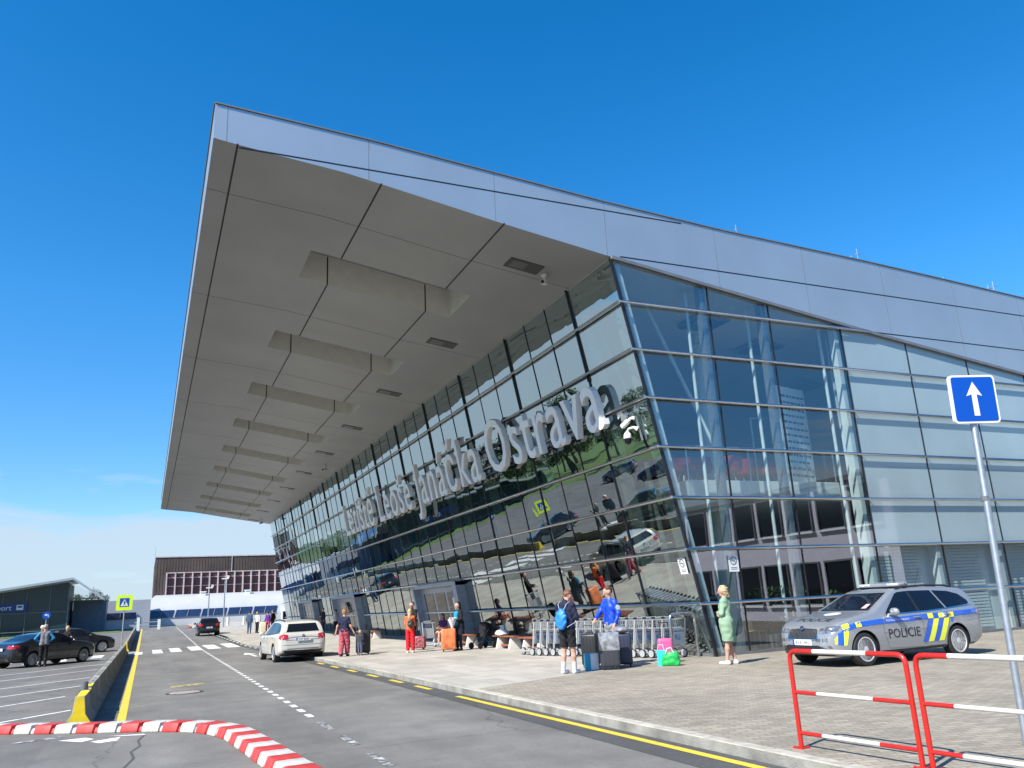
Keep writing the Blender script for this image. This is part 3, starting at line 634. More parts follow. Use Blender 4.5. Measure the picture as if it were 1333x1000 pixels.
a = MB(); a.bar((-.1, .34, -.12), (-.04, .1, .0), .12, .12); a.build('camera_body', 'white_steel', t, bevel=.02); a = MB(); a.tube([(-.04, .1, 0), (.0, .02, .06), (.08, -.05, .06)], [.05, .04, .06], 8); a.build('mount', 'white_steel', t, smooth=True)
for (o_, ux_, uy_, lab) in (((13.9, YS - .03, 2.18), (1, 0, 0), (0, 0, 1), 'white no smoking sticker on the side glass, above the woman in green'),
                            ((fx(2.18) - .03, 17.95, 2.18), (0, -1, 0), (LEAN, 0, 1), 'white no smoking sticker on the front glass beside the corner')):
    o_ = Vector(o_); ux_ = Vector(ux_); uy_ = Vector(uy_).normalized(); un = ux_.cross(uy_)
    t = thing('no_smoking_sticker', lab, 'sticker', o_)
    def q(mb, pts, d, m=0):
        mb.add([ux_ * x + uy_ * y + un * d for x, y in pts], [tuple(range(len(pts)))], m)
    a = MB(); a.hexa([ux_ * x + uy_ * y for x, y in ((0, 0), (.32, 0), (.32, .42), (0, .42))], [ux_ * x + uy_ * y + un * .006 for x, y in ((0, 0), (.32, 0), (.32, .42), (0, .42))]); a.build('panel', 'sign_white', t)
    a = MB()
    for k_ in range(20):
        b0, b1 = 2 * pi * k_ / 20, 2 * pi * (k_ + 1) / 20
        q(a, [(.16 + r_ * cos(b), .28 + r_ * sin(b)) for r_, b in ((.085, b0), (.11, b0), (.11, b1), (.085, b1))], .009)
    q(a, [(.09, .34), (.105, .355), (.23, .22), (.215, .205)], .0095); q(a, [(.08, .27), (.22, .27), (.22, .29), (.08, .29)], .0092)
    for k_ in range(2): q(a, [(.06, .10 - k_ * .04), (.26, .10 - k_ * .04), (.26, .115 - k_ * .04), (.06, .115 - k_ * .04)], .009)
    a.build('pictogram', 'trim', t)
# ------------------------------------------------------------------ vehicles
def smooth_tab(tab, xs, n=2):
    t = sorted(tab); v = np.interp(xs, [p[0] for p in t], [p[1] for p in t])
    for _ in range(n):
        w = v.copy(); w[1:-1] = (v[:-2] + 2 * v[1:-1] + v[2:]) / 4; v = w
    return v
def paintcar(name, col, metal=.0, rough=.32):
    return mat(name, col, rough, metal, var=.02, coat=.8)
class Car:
    def __init__(s, S, paint, root):
        s.S = S; s.root = root; s.L = S['L']; s.paint = paint
        xs = np.unique(np.round(np.concatenate([np.linspace(-s.L / 2, s.L / 2, 90), np.linspace(s.L / 2 - .12, s.L / 2, 8), np.linspace(-s.L / 2, -s.L / 2 + .12, 8)]), 4))
        top, belt, w, bot = (smooth_tab(S[k], xs, n) for k, n in (('top', 2), ('belt', 2), ('w', 2), ('bot', 1)))
        zr = S['roofz']; wr = S['wroof']; rows = []
        for x, t, b, ww, b0 in zip(xs, top, belt, w, bot):
            b = min(b, t - .012); pts = [(0, b0), (.6 * ww, b0), (.9 * ww, b0 + .015), (.972 * ww, b0 + .07)]
            z0 = b0 + .07
            for f in (.16, .34, .52, .7, .84, .95, 1.0):
                z = z0 + (b - z0) * f; k = (f - .5)
                pts.append((ww * (1 - .03 * (k / .5) ** 2 - (.02 if f > .99 else 0) + (.006 if .8 < f < .97 else 0)), z))
            yb = pts[-1][0]; h = t - b; rc = min(.075, .55 * h)
            for f in (.25, .5, .75, 1.0):
                z = b + (h - rc) * f; g = (z - b) / max(.05, zr - b); pts.append((yb + (wr - yb) * g, z))
            y = pts[-1][0]
            pts += [(y * .975, b + h - rc * .45), (y * .93, b + h - rc * .2), (y * .8, b + h - rc * .06), (y * .5, t - .0), (0, t + .012 * min(1, h * 3))]
            rows.append((x, pts))
        K = len(rows[0][1]); vs = []; fs = []
        for x, pts in rows:
            ring = [(x, y, z) for y, z in pts] + [(x, -y, z) for y, z in pts[-2:0:-1]]
            vs += ring
        n = 2 * K - 2
        for i in range(len(rows) - 1):
            for k in range(n): fs.append((i * n + k, i * n + (k + 1) % n, (i + 1) * n + (k + 1) % n, (i + 1) * n + k))
        fs.append(tuple(range(n))); fs.append(tuple((len(rows) - 1) * n + k for k in range(n))[::-1])
        me = bpy.data.meshes.new('body'); me.from_pydata(vs, [], fs)
        bm = bmesh.new(); bm.from_mesh(me); bmesh.ops.recalc_face_normals(bm, faces=bm.faces); bm.to_mesh(me)
        s.bvh = BVHTree.FromBMesh(bm); bm.free()
        for x in (paint, 'black'): me.materials.append(M[x] if isinstance(x, str) else x)
        o = bpy.data.objects.new('body', me); COL.objects.link(o)
        cut = MB(); s.R = S.get('R', .318); s.ax = S['axles']
        for x in s.ax:
            for sg in (-1, 1): cut.lathe([(s.R + .045, 0), (s.R + .045, .45)], 36, T=Matrix.Translation((x, sg * 1.05, s.R)) @ Matrix.Rotation(sg * pi / 2, 4, 'X'))
        co = cut.build('cutter', 'black')
        md = o.modifiers.new('b', 'BOOLEAN'); md.object = co; md.operation = 'DIFFERENCE'; md.solver = 'EXACT'
        dg = bpy.context.evaluated_depsgraph_get(); dg.update()
        me2 = bpy.data.meshes.new_from_object(o.evaluated_get(dg)); bpy.data.objects.remove(o); bpy.data.objects.remove(co)
        if len(me2.polygons) < 500: me2 = me
        me2.materials.clear()
        for x in (paint, 'black'): me2.materials.append(M[x] if isinstance(x, str) else x)
        for p in me2.polygons:
            c = p.center; d = min(math.hypot(c.x - x, c.z - s.R) for x in s.ax)
            p.material_index = 1 if (d < s.R + .047 and abs(c.y) > .55 and (abs(p.normal.y) < .3 or abs(c.y) < .65)) or (p.normal.z < -.8 and c.z < .4) else 0
            p.use_smooth = True
        me2.set_sharp_from_angle(angle=R(42)); me2.name = 'body'
        link('body', me2, root)
        for x in s.ax:
            for sg in (-1, 1): s.wheel(x, sg)
    def wheel(s, x, sg):
        r = s.R; tk = s.S.get('track', .775)
        T = Matrix.Translation((x, sg * tk, r)) @ Matrix.Rotation(-sg * pi / 2, 4, 'X')
        w = MB(); w.lathe([(r - .1, -.09), (r - .02, -.1), (r, -.075), (r, .075), (r - .02, .1), (r - .085, .105), (r - .1, .09)], 32, T=T)
        wo = w.build('wheel', 'rubber', s.root, smooth=True)
        q = MB(); q.lathe([(r - .088, .1), (r - .1, .105), (r - .115, .09), (r - .125, .05), (0, .045)], 32, 1, T=T)
        ns = s.S.get('spokes', 10)
        for k in range(ns):
            a = 2 * pi * k / ns
            def pt(rad, da, z): return T @ Vector((rad * cos(a + da), rad * sin(a + da), z))
            w0, w1 = (.035, .07) if ns > 8 else (.05, .06)
            q.hexa([pt(.04, -.5, .085), pt(.04, .5, .085), pt(.04, .5, .05), pt(.04, -.5, .05)], [pt(r - .1, -w1 / .2, .1), pt(r - .1, w1 / .2, .1), pt(r - .1, w1 / .2, .05), pt(r - .1, -w1 / .2, .05)], 0)
        q.lathe([(r - .086, .098), (r - .086, .107), (r - .105, .109), (r - .112, .1)], 32, 0, T=T)
        q.lathe([(.06, .06), (.06, .1), (.03, .106), (0, .106)], 14, 0, T=T)
        q.build('rim', [s.S.get('rimmat', 'alloy'), 'trim'], wo)
    def cast(s, p, d):
        h = s.bvh.ray_cast(p, d)
        if h[0] is None:
            h = s.bvh.find_nearest(p); return h[0], h[1]
        return h[0], h[1]
    def to3(s, u, v, view):
        if view == 'L': return Vector((u, 2, v)), Vector((0, -1, 0))
        if view == 'R': return Vector((u, -2, v)), Vector((0, 1, 0))
        if view == 'F': return Vector((5, u, v)), Vector((-1, 0, 0))
        if view == 'B': return Vector((-5, u, v)), Vector((1, 0, 0))
        return Vector((u, v, 3)), Vector((0, 0, -1))
    def proj(s, mb, vs, fs, view, off=.004, m=0, cell=.07):
        bm = bmesh.new(); bv = [bm.verts.new((a, b, 0)) for a, b in vs]
        for f in fs:
            try: bm.faces.new([bv[i] for i in f])
            except ValueError: pass
        bmesh.ops.triangulate(bm, faces=[f for f in bm.faces if len(f.verts) > 3])
        for _ in range(5):
            es = [e for e in bm.edges if e.calc_length() > cell]
            if not es: break
            bmesh.ops.subdivide_edges(bm, edges=es, cuts=1, use_grid_fill=False)
            bmesh.ops.triangulate(bm, faces=[f for f in bm.faces if len(f.verts) > 3])
        bm.verts.index_update(); out = []
        for v in bm.verts:
            o, d = s.to3(v.co.x, v.co.y, view); h, nrm = s.cast(o, d)
            if nrm.dot(d) > 0: nrm = -nrm
            out.append(h + nrm * off)
        mb.add(out, [tuple(v.index for v in f.verts) for f in bm.faces], m); bm.free()
    def poly(s, mb, pts, view, off=.004, m=0):
        s.proj(mb, pts, [tuple(range(len(pts)))], view, off, m)
    def line(s, mb, pts, w, view, off=.003, m=0):
        for (a, b), (c, d) in zip(pts, pts[1:]):
            n = Vector((b - d, c - a)).normalized() * w / 2
            s.poly(mb, [(a - n.x, b - n.y), (c - n.x, d - n.y), (c + n.x, d + n.y), (a + n.x, b + n.y)], view, off, m)
    def text(s, mb, body, size, at, view, m=0, off=.006, sx=1, flip=False, skew=0):
        vs, fs = text_mesh(body, size, align='CENTER', res=2); k = -1 if flip else 1
        s.proj(mb, [(at[0] + k * (x * sx + skew * y), at[1] + y) for x, y, *_ in vs], fs, view, off, m, .12)
    def both(s, name, m, pts, off=.005):
        for v in 'LR':
            b = MB(); s.poly(b, pts, v, off); b.build(name, m, s.root, smooth=True)
    def mirrors(s, x, z, m):
        for sg in (-1, 1):
            b = MB(); T = Matrix.Translation((x, sg * (s.S['wm'] + .08), z)) @ Matrix.Diagonal((.62, 1.05, .72, 1))
            b.lathe([(0, -.11), (.06, -.1), (.1, -.05), (.11, 0), (.1, .05), (.06, .1), (0, .11)], 12, T=T); b.bar((x, sg * (s.S['wm'] - .07), z - .05), (x, sg * (s.S['wm'] + .04), z - .04), .05, .04)
            b.build('wing_mirror', m, s.root, smooth=True)
    def handles(s, spots, m):
        for x, z in spots:
            for v in 'LR':
                o, d = s.to3(x, z, v); h, n = s.cast(o, d); b = MB(); b.bar(h + Vector((-.09, 0, 0)) + n * .018, h + Vector((.09, 0, 0)) + n * .018, .03, .026); b.build('door_handle', m, s.root, bevel=.008)
ESTATE = dict(L=4.67, roofz=1.455, wroof=.60, wm=.905, R=.322, axles=(1.435, -1.255),
    top=[(-2.335, .5), (-2.325, .72), (-2.29, .90), (-2.22, 1.03), (-2.05, 1.33), (-1.96, 1.40), (-1.5, 1.44), (-1.0, 1.46), (-.3, 1.462), (.1, 1.445), (.3, 1.385), (1.02, 1.035), (1.3, .99), (1.7, .93), (2.0, .86), (2.2, .765), (2.3, .655), (2.335, .48)],
    belt=[(-2.335, .45), (-2.3, .8), (-2.22, .95), (-1.5, .965), (-.5, .94), (.6, .915), (1.02, .90), (1.6, .855), (2.0, .79), (2.2, .68), (2.335, .42)],
    w=[(-2.335, .60), (-2.29, .76), (-2.12, .85), (-1.6, .895), (0, .905), (1.3, .90), (1.8, .875), (2.08, .80), (2.24, .69), (2.335, .5)],
    bot=[(-2.335, .42), (-2.2, .31), (-1.85, .21), (1.8, .19), (2.1, .21), (2.335, .30)])
def squash(S):
    q = lambda x: x if abs(x) < 1.6 else math.copysign(1.6 + (abs(x) - 1.6) * .87, x)
    for k_ in ('top', 'belt', 'w', 'bot'): S[k_] = [(q(x), v) for x, v in S[k_]]
    S['L'] = 2 * q(S['L'] / 2); return S
squash(ESTATE)
def estate_common(c, seams='trim'):
    W_ = 'dark_glass'
    c.both('front_door_window', W_, [(.72, .965), (.60, 1.06), (.18, 1.345), (.08, 1.375), (-.19, 1.388), (-.22, .975)])
    c.both('rear_door_window', W_, [(-.28, .978), (-.25, 1.39), (-.90, 1.378), (-1.06, 1.0), (-1.02, .99)])
    c.both('cargo_window', W_, [(-1.11, 1.01), (-.955, 1.373), (-1.40, 1.345), (-1.70, 1.27), (-1.88, 1.13), (-1.89, 1.075), (-1.82, 1.05)])
    for v in 'LR':
        b = MB(); c.line(b, [(.78, .945), (-.5, .965), (-1.95, 1.035)], .022, v, .006); c.line(b, [(-.25, .975), (-.22, 1.39)], .055, v, .006, 1)
        b.build('window_trim', ['chrome' if c.paint is MATS.get('police_silver') else 'black', 'black'], c.root, smooth=True)
        b = MB()
        for pts in ([(.86, .93), (.9, .62), (.80, .30), (-.2, .28)], [(-.24, .95), (-.26, .30)], [(-.26, .28), (-.85, .28), (-.93, .42), (-1.0, .62), (-1.08, .80), (-1.07, 1.0)], [(.9, .60), (-.24, .62), (-1.0, .64)]):
            c.line(b, pts, .009 if len(pts) != 3 else .006, v, .0025)
        b.build('door_seam', seams, c.root)
        b = MB(); c.line(b, [(1.04, .24), (-.86, .24)], .06, v, .004); b.build('sill', 'black', c.root)
    b = MB(); c.poly(b, [(-.66, 1.045), (.66, 1.045), (.63, 1.12), (.545, 1.375), (-.545, 1.375), (-.63, 1.12)], 'F', .004); b.build('windscreen', W_, c.root, smooth=True)
    b = MB(); c.poly(b, [(-.60, 1.05), (.60, 1.05), (.565, 1.12), (.50, 1.335), (-.50, 1.335), (-.565, 1.12)], 'B', .004); b.build('rear_window', W_, c.root, smooth=True)
    for sg in (-1, 1):
        b = MB(); z = [1.405, 1.475, 1.49, 1.465, 1.35]; xs = [.1, -.1, -.8, -1.5, -1.86]
        b.tube([(x, sg * (.585 - .02 * (x < -1.4)), zz) for x, zz in zip(xs, z)], .02, 8); b.build('roof_rail', 'black', c.root, smooth=True)
        b = MB(); c.poly(b, [(sg * .535, .80), (sg * .80, .79), (sg * .81, .96), (sg * .70, .985), (sg * .54, .955)], 'B', .006)
        c.poly(b, [(-2.19, .80), (-2.02, .84), (-2.04, .93), (-2.13, .965), (-2.18, .93)], 'L' if sg > 0 else 'R', .006); b.build('tail_lamp', 'tail_red', c.root, smooth=True)
        b = MB(); c.poly(b, [(sg * .41, .665), (sg * .43, .735), (sg * .56, .775), (sg * .72, .795), (sg * .80, .79), (sg * .775, .70), (sg * .62, .655)], 'F', .007); b.build('headlamp', 'headlamp', c.root, smooth=True)
        b = MB(); c.poly(b, [(sg * .48, .36), (sg * .70, .37), (sg * .69, .42), (sg * .5, .42)], 'F', .006); b.build('fog_lamp', 'headlamp', c.root)
    b = MB(); g = [(-.39, .54), (.39, .54), (.405, .58), (.375, .715), (.25, .74), (-.25, .74), (-.375, .715), (-.405, .58)]; c.poly(b, g, 'F', .008, 0)
    for i in range(21):
        y = -.36 + .036 * i; c.line(b, [(y, .555), (y, .722)], .008, 'F', .018, 1)
    c.line(b, g + [g[0]], .012, 'F', .02, 2); b.build('grille', ['black', 'trim', 'chrome'], c.root)
    b = MB(); c.poly(b, [(-.62, .27), (.62, .27), (.66, .36), (.42, .43), (-.42, .43), (-.66, .36)], 'F', .006); b.build('lower_grille', 'black', c.root)
    b = MB(); c.poly(b, [(-.60, .30), (.60, .30), (.72, .42), (-.72, .42)], 'B', .006); b.build('rear_apron', 'black', c.root)
    b = MB(); c.line(b, [(-.62, .77), (.62, .77)], .012, 'B', .004); c.line(b, [(-.74, .60), (-.6, .60), (.6, .60), (.74, .60)], .01, 'B', .004)
    c.line(b, [(-.6, .83), (-.3, .87), (.3, .87), (.6, .83)], .014, 'B', .005); b.build('tailgate_seam', 'black', c.root)
    c.mirrors(.62, 1.0, c.paint); c.handles(((-.08, .86), (-1.0, .885)), c.paint)
def plate(c, x, y, z, face, body, blue=True, sz=1.):
    b = MB(); d = 1 if face == 'F' else -1
    b.box(min(x, x + d * .012), max(x, x + d * .012), y - .26, y + .26, z - .055, z + .055, 0)
    xx = x + d * .014
    if blue: b.quad(*[(xx, y + d * u, z + v) for u, v in ((-.26 , -.055), (-.215, -.055), (-.215, .055), (-.26, .055))], m=2)
    put_text(b, body, .095, (xx, y + d * .015, z - .034), (0, d, 0), (0, 0, 1), .001, 1, 'CENTER')
    b.build('number_plate', ['sign_white', 'black', 'sign_blue'], c.root)

# police estate
pol = thing('police_car', 'silver police estate car with blue and yellow stripes parked by the side glass', 'police car', (14.58, 13.42, .12), pi + R(0.5))
P_ = paintcar('police_silver', (.33, .345, .36), .45, .3); M['police_silver'] = P_
c = Car(ESTATE, P_, pol); estate_common(c)
for v in 'LR':
    b = MB(); s_ = v
    def pg(pts, m, off=.005): c.poly(b, pts, v, off, m)
    pg([(1.98, .675), (1.82, .80), (1.78, .80), (1.62, .835), (1.05, .87), (.87, .875), (.87, .775), (1.05, .775), (1.62, .745), (1.9, .67)], 0)
    pg([(.85, .775), (.85, .875), (-.23, .905), (-.24, .80)], 0); pg([(-.26, .80), (-.25, .905), (-1.06, .925), (-1.05, .82)], 0); pg([(-1.09, .825), (-1.09, .925), (-2.08, .945), (-2.1, .85)], 0)
    for x0 in (1.93, 1.62): pg([(x0, .715 if x0 > 1.7 else .745), (x0 - .14, .75), (x0 - .14, .835 if x0 > 1.7 else .85), (x0, .80 if x0 > 1.7 else .838)], 1, .007)
    pg([(2.03, .66), (1.92, .68), (1.95, .42), (2.06, .44)], 0); pg([(1.92, .69), (1.80, .73), (1.89, .42), (1.95, .42)], 1); pg([(2.1, .55), (2.04, .62), (2.06, .45), (2.1, .45)], 1)
    for x0, m in ((-.42, 0), (-.58, 1), (-.74, 0), (-.90, 1)):
        pg([(x0, .80), (x0 - .16, .805), (x0 - .0, .36) if 0 else (x0 + .10, .36), (x0 + .26, .36)] if m == 0 or 1 else [], m, .0055)
    for x0 in (-.42, -.74, -1.05): pg([(x0 - .0, .815), (x0 - .155, .815), (x0 - .155, .915), (x0, .91)], 1, .0075)
    pg([(-1.12, .81), (-1.20, .82), (-1.14, .70), (-1.09, .72)], 0)
    pg([(-.86, .83), (-.98, .835), (-.98, .905), (-.86, .9)], 2, .009)
    fl = (v == 'L')
    # letters read towards the tail on the left side, towards the nose on the right side
    k = -1 if v == 'L' else 1
    c.text(b, 'POLICIE', .262, (.34, .49), v, 3, flip=fl, sx=1.0); c.text(b, 'POMÁHAT A CHRÁNIT', .062, (.47, .815), v, 2, .008, flip=fl, sx=1.05); c.text(b, 'C 118', .08, (-1.93, .868), v, 2, .008, flip=fl)
    b.build('livery', [mat('livery_blue', (.01, .10, .52), .35, coat=.5, var=.03), mat('livery_yellow', (.80, .86, .04), .4, coat=.4, var=.03), 'sign_white', 'black'], pol, smooth=False)
b = MB(); vs, fs = text_mesh('POLICIE', .26, align='CENTER', res=2)
c.proj(b, [(1.90 - y, x * 1.05) for x, y, *_ in vs], fs, 'T', .006, 0, .12)
b.build('bonnet_lettering', 'black', pol)
b = MB(); c.proj(b, [(1.32 + .15 * cos(a), .0 + .2 * sin(a)) for a in np.linspace(0, 2 * pi, 24, endpoint=False)], [tuple(range(24))], 'T', .005, 0)
vs, fs = text_mesh('POLICIE', .06, align='CENTER', res=2); c.proj(b, [(1.33 - y, x * .9) for x, y, *_ in vs], fs, 'T', .008, 1, .12); b.build('bonnet_badge', ['sign_white', 'trim'], pol)
b = MB(); vs, fs = text_mesh('213 003', .085, align='CENTER', res=2); c.proj(b, [(-.50 - x, .50 + y) for x, y, *_ in vs], fs, 'F', .006, 0, .12)
b2 = MB(); c.proj(b2, [(.50 - x, .50 + y) for x, y, *_ in vs], fs, 'F', .006, 0, .12); b2.build('bumper_lettering', 'black', pol); b.build('bumper_lettering', 'black', pol)
plate(c, 2.242, .0, .485, 'F', '8X8 1842'); plate(c, -2.255, 0, .80, 'B', '8X8 1842')
b = MB(); T = Matrix.Translation((2.205, 0, .765)) @ Matrix.Rotation(pi / 2 - .5, 4, 'Y'); b.lathe([(.045, -.02), (.045, .01), (.03, .014), (0, .014)], 16, T=T); b.build('bonnet_emblem', 'chrome', pol)
b = MB(); b.box(-.42, -.14, -.53, .53, 1.495, 1.565, 0)
for y in (-.53, .22): b.box(-.425, -.135, y, y + .31, 1.51, 1.57, 1)
b.box(-.40, -.16, -.15, .15, 1.565, 1.585, 0); b.box(-.35, -.2, -.56, .56, 1.45, 1.495, 2); b.build('light_bar', [mat('light_bar_grey', (.22, .24, .27), .3), mat('light_bar_lens', (.62, .66, .72), .12, var=.5, scale=22, coat=.8), 'black'], pol, bevel=.012)
b = MB(); b.tube([(-1.0, .2, 1.45), (-1.25, .2, 1.85)], .006, 5); b.tube([(-.9, 0, 1.44), (-.9, 0, 1.50)], [.03, .012], 8); b.build('aerial', 'black', pol)
b = MB(); c.poly(b, [(.42, 1.08), (.54, 1.08), (.53, 1.16), (.43, 1.16)], 'F', .007); b.build('windscreen_sticker', mat('sticker_pink', (.75, .45, .45), .5), pol)

# white estate seen from behind
P_ = paintcar('white_car_paint', (.54, .52, .46), 0, .35)
wh = thing('white_estate_car', 'white estate car stopped at the kerb, seen from behind', 'car', (5.22, 33.3, 0), pi / 2 + R(2.5))
c = Car(ESTATE, P_, wh); estate_common(c); plate(c, -2.255, 0, .795, 'B', '5T7 8350'); plate(c, 2.242, 0, .485, 'F', '5T7 8350')
b = MB(); T = Matrix.Translation((-2.205, 0, .925)) @ Matrix.Rotation(-pi / 2 + .3, 4, 'Y'); b.lathe([(.045, -.02), (.045, .012), (.03, .016), (0, .016)], 16, T=T); b.build('tailgate_emblem', 'trim', wh)

# dark saloon in the car park
SALOON = dict(L=4.68, roofz=1.42, wroof=.58, wm=.905, R=.325, axles=(1.42, -1.36), spokes=5,
    top=[(-2.34, .5), (-2.32, .75), (-2.26, .97), (-2.1, 1.04), (-1.85, 1.08), (-1.6, 1.14), (-.9, 1.38), (-.5, 1.425), (-.1, 1.43), (.2, 1.40), (.45, 1.32), (1.1, 1.0), (1.5, .95), (1.9, .87), (2.2, .74), (2.31, .62), (2.34, .45)],
    belt=[(-2.34, .46), (-2.28, .9), (-2.1, .97), (-1.4, .985), (-.5, .95), (.6, .915), (1.1, .90), (1.6, .85), (2.0, .78), (2.2, .66), (2.34, .42)],
    w=[(-2.34, .60), (-2.28, .76), (-2.1, .85), (-1.6, .90), (0, .905), (1.3, .90), (1.8, .87), (2.08, .80), (2.24, .69), (2.34, .5)],
    bot=[(-2.34, .42), (-2.2, .31), (-1.85, .21), (1.8, .18), (2.1, .2), (2.34, .28)], rimmat='galv')
def small_common(c, F_, R_, C_, ws, rw, tail, head):
    W_ = 'dark_glass'
    c.both('front_door_window', W_, F_); c.both('rear_door_window', W_, R_)
    if C_: c.both('cargo_window', W_, C_)
    b = MB(); c.poly(b, ws, 'F', .004); b.build('windscreen', W_, c.root, smooth=True); b = MB(); c.poly(b, rw, 'B', .004); b.build('rear_window', W_, c.root, smooth=True)
    for sg in (-1, 1):
        b = MB(); c.poly(b, [(sg * y, z) for y, z in tail[0]], 'B', .006); c.poly(b, tail[1], 'L' if sg > 0 else 'R', .006); b.build('tail_lamp', 'tail_red', c.root, smooth=True)
        b = MB(); c.poly(b, [(sg * y, z) for y, z in head], 'F', .006); b.build('headlamp', 'headlamp', c.root, smooth=True)
    b = MB(); c.poly(b, [(-.4, .40), (.4, .40), (.42, .66), (-.42, .66)], 'F', .006); b.build('grille', 'black', c.root)
    for v in 'LR':
        b = MB(); f0 = F_[0][0] + .15
        for pts in ([(f0, .93), (f0 + .05, .62), (f0 - .1, .28), (F_[-1][0], .28)], [(F_[-1][0] - .02, .96), (F_[-1][0] - .03, .3)], [(R_[-1][0] - .02, .96), (R_[-1][0] + .12, .6), (R_[-1][0] + .3, .3)]): c.line(b, pts, .009, v, .0025)
        b.build('door_seam', 'dark_gap', c.root)
    c.mirrors(F_[0][0] - .1, 1.0, c.paint); c.handles(((F_[-1][0] + .14, .86), (R_[-1][0] + .06, .885)), c.paint)
P_ = paintcar('black_car_paint', (.012, .014, .022), .2, .25)
HEAD = math.atan2(1.98, 2.06)
sal = thing('black_saloon', 'black saloon car in the car park, nearest the man in the grey and blue vest', 'car', (-4.12, 44.0, 0), HEAD + R(4))
c = Car(SALOON, P_, sal)
small_common(c, [(.78, .96), (.22, 1.325), (-.1, 1.365), (-.16, .965)], [(-.22, .968), (-.17, 1.365), (-.55, 1.355), (-1.2, 1.12), (-1.15, .99)], None,
    [(-.66, 1.01), (.66, 1.01), (.53, 1.35), (-.53, 1.35)], [(-.60, 1.12), (.60, 1.12), (.5, 1.34), (-.5, 1.34)],
    ([(.42, .82), (.80, .80), (.81, .94), (.44, .96)], [(-2.28, .80), (-2.0, .84), (-2.05, .95), (-2.25, .95)]), [(.42, .62), (.8, .70), (.79, .78), (.45, .72)])
plate(c, -2.36, 0, .80, 'B', '3T5 6120', sz=1)
HATCH = dict(L=4.3, roofz=1.45, wroof=.60, wm=.90, R=.325, axles=(1.32, -1.30), spokes=5,
    top=[(-2.15, .5), (-2.13, .78), (-2.06, .98), (-1.86, 1.28), (-1.72, 1.40), (-1.2, 1.45), (-.4, 1.475), (.0, 1.45), (.25, 1.38), (1.0, 1.03), (1.4, .96), (1.8, .86), (2.05, .72), (2.13, .6), (2.15, .45)],
    belt=[(-2.15, .46), (-2.08, .88), (-1.9, .97), (-1.2, .975), (-.4, .95), (.6, .92), (1.0, .90), (1.5, .84), (1.9, .74), (2.05, .62), (2.15, .42)],
    w=[(-2.15, .60), (-2.08, .76), (-1.9, .86), (-1.4, .90), (0, .905), (1.2, .90), (1.7, .86), (1.95, .77), (2.08, .64), (2.15, .5)],
    bot=[(-2.15, .42), (-2.0, .31), (-1.7, .21), (1.7, .18), (1.95, .2), (2.15, .28)], rimmat='galv')
def hatch(root, paint):
    c = Car(HATCH, paint, root)
    small_common(c, [(.70, .965), (.15, 1.35), (-.2, 1.39), (-.25, .975)], [(-.31, .978), (-.26, 1.39), (-.85, 1.37), (-1.0, 1.0)], [(-1.06, 1.01), (-.92, 1.365), (-1.3, 1.34), (-1.62, 1.16), (-1.5, 1.05)],
        [(-.66, 1.05), (.66, 1.05), (.54, 1.38), (-.54, 1.38)], [(-.60, 1.03), (.60, 1.03), (.5, 1.33), (-.5, 1.33)],
        ([(.50, .80), (.80, .79), (.82, .95), (.52, .96)], [(-2.08, .80), (-1.88, .84), (-1.9, .94), (-2.05, .95)]), [(.42, .62), (.8, .70), (.79, .78), (.45, .72)])
    b = MB(); c.poly(b, [(-.6, .32), (.6, .32), (.7, .44), (-.7, .44)], 'B', .006); b.build('rear_apron', 'black', root)
    plate(c, -2.17, 0, .66, 'B', '1T2 4471'); return c
h1 = thing('black_hatchback', 'black hatchback standing at the far end of the road, seen from behind', 'car', (4.95, 76.2, gz(76.2)), pi / 2)
hatch(h1, P_)
h2 = dup(h1, (-3.75, 56.5, gz(56.5)), R(18), 'dark hatchback parked behind the black saloon, its nose pointing right')
h3 = thing('dark_blue_hatchback', 'dark blue hatchback parked out in the car park beyond the left edge', 'car', (-19.5, 62, gz(62)), R(50)); hatch(h3, paintcar('blue_car_paint', (.02, .05, .13), .3, .25))
h4 = thing('grey_hatchback', 'grey hatchback parked beyond the dark blue hatchback in the car park', 'car', (-24.5, 76, gz(76)), R(50)); hatch(h4, paintcar('grey_car_paint', (.22, .23, .24), .5, .3))
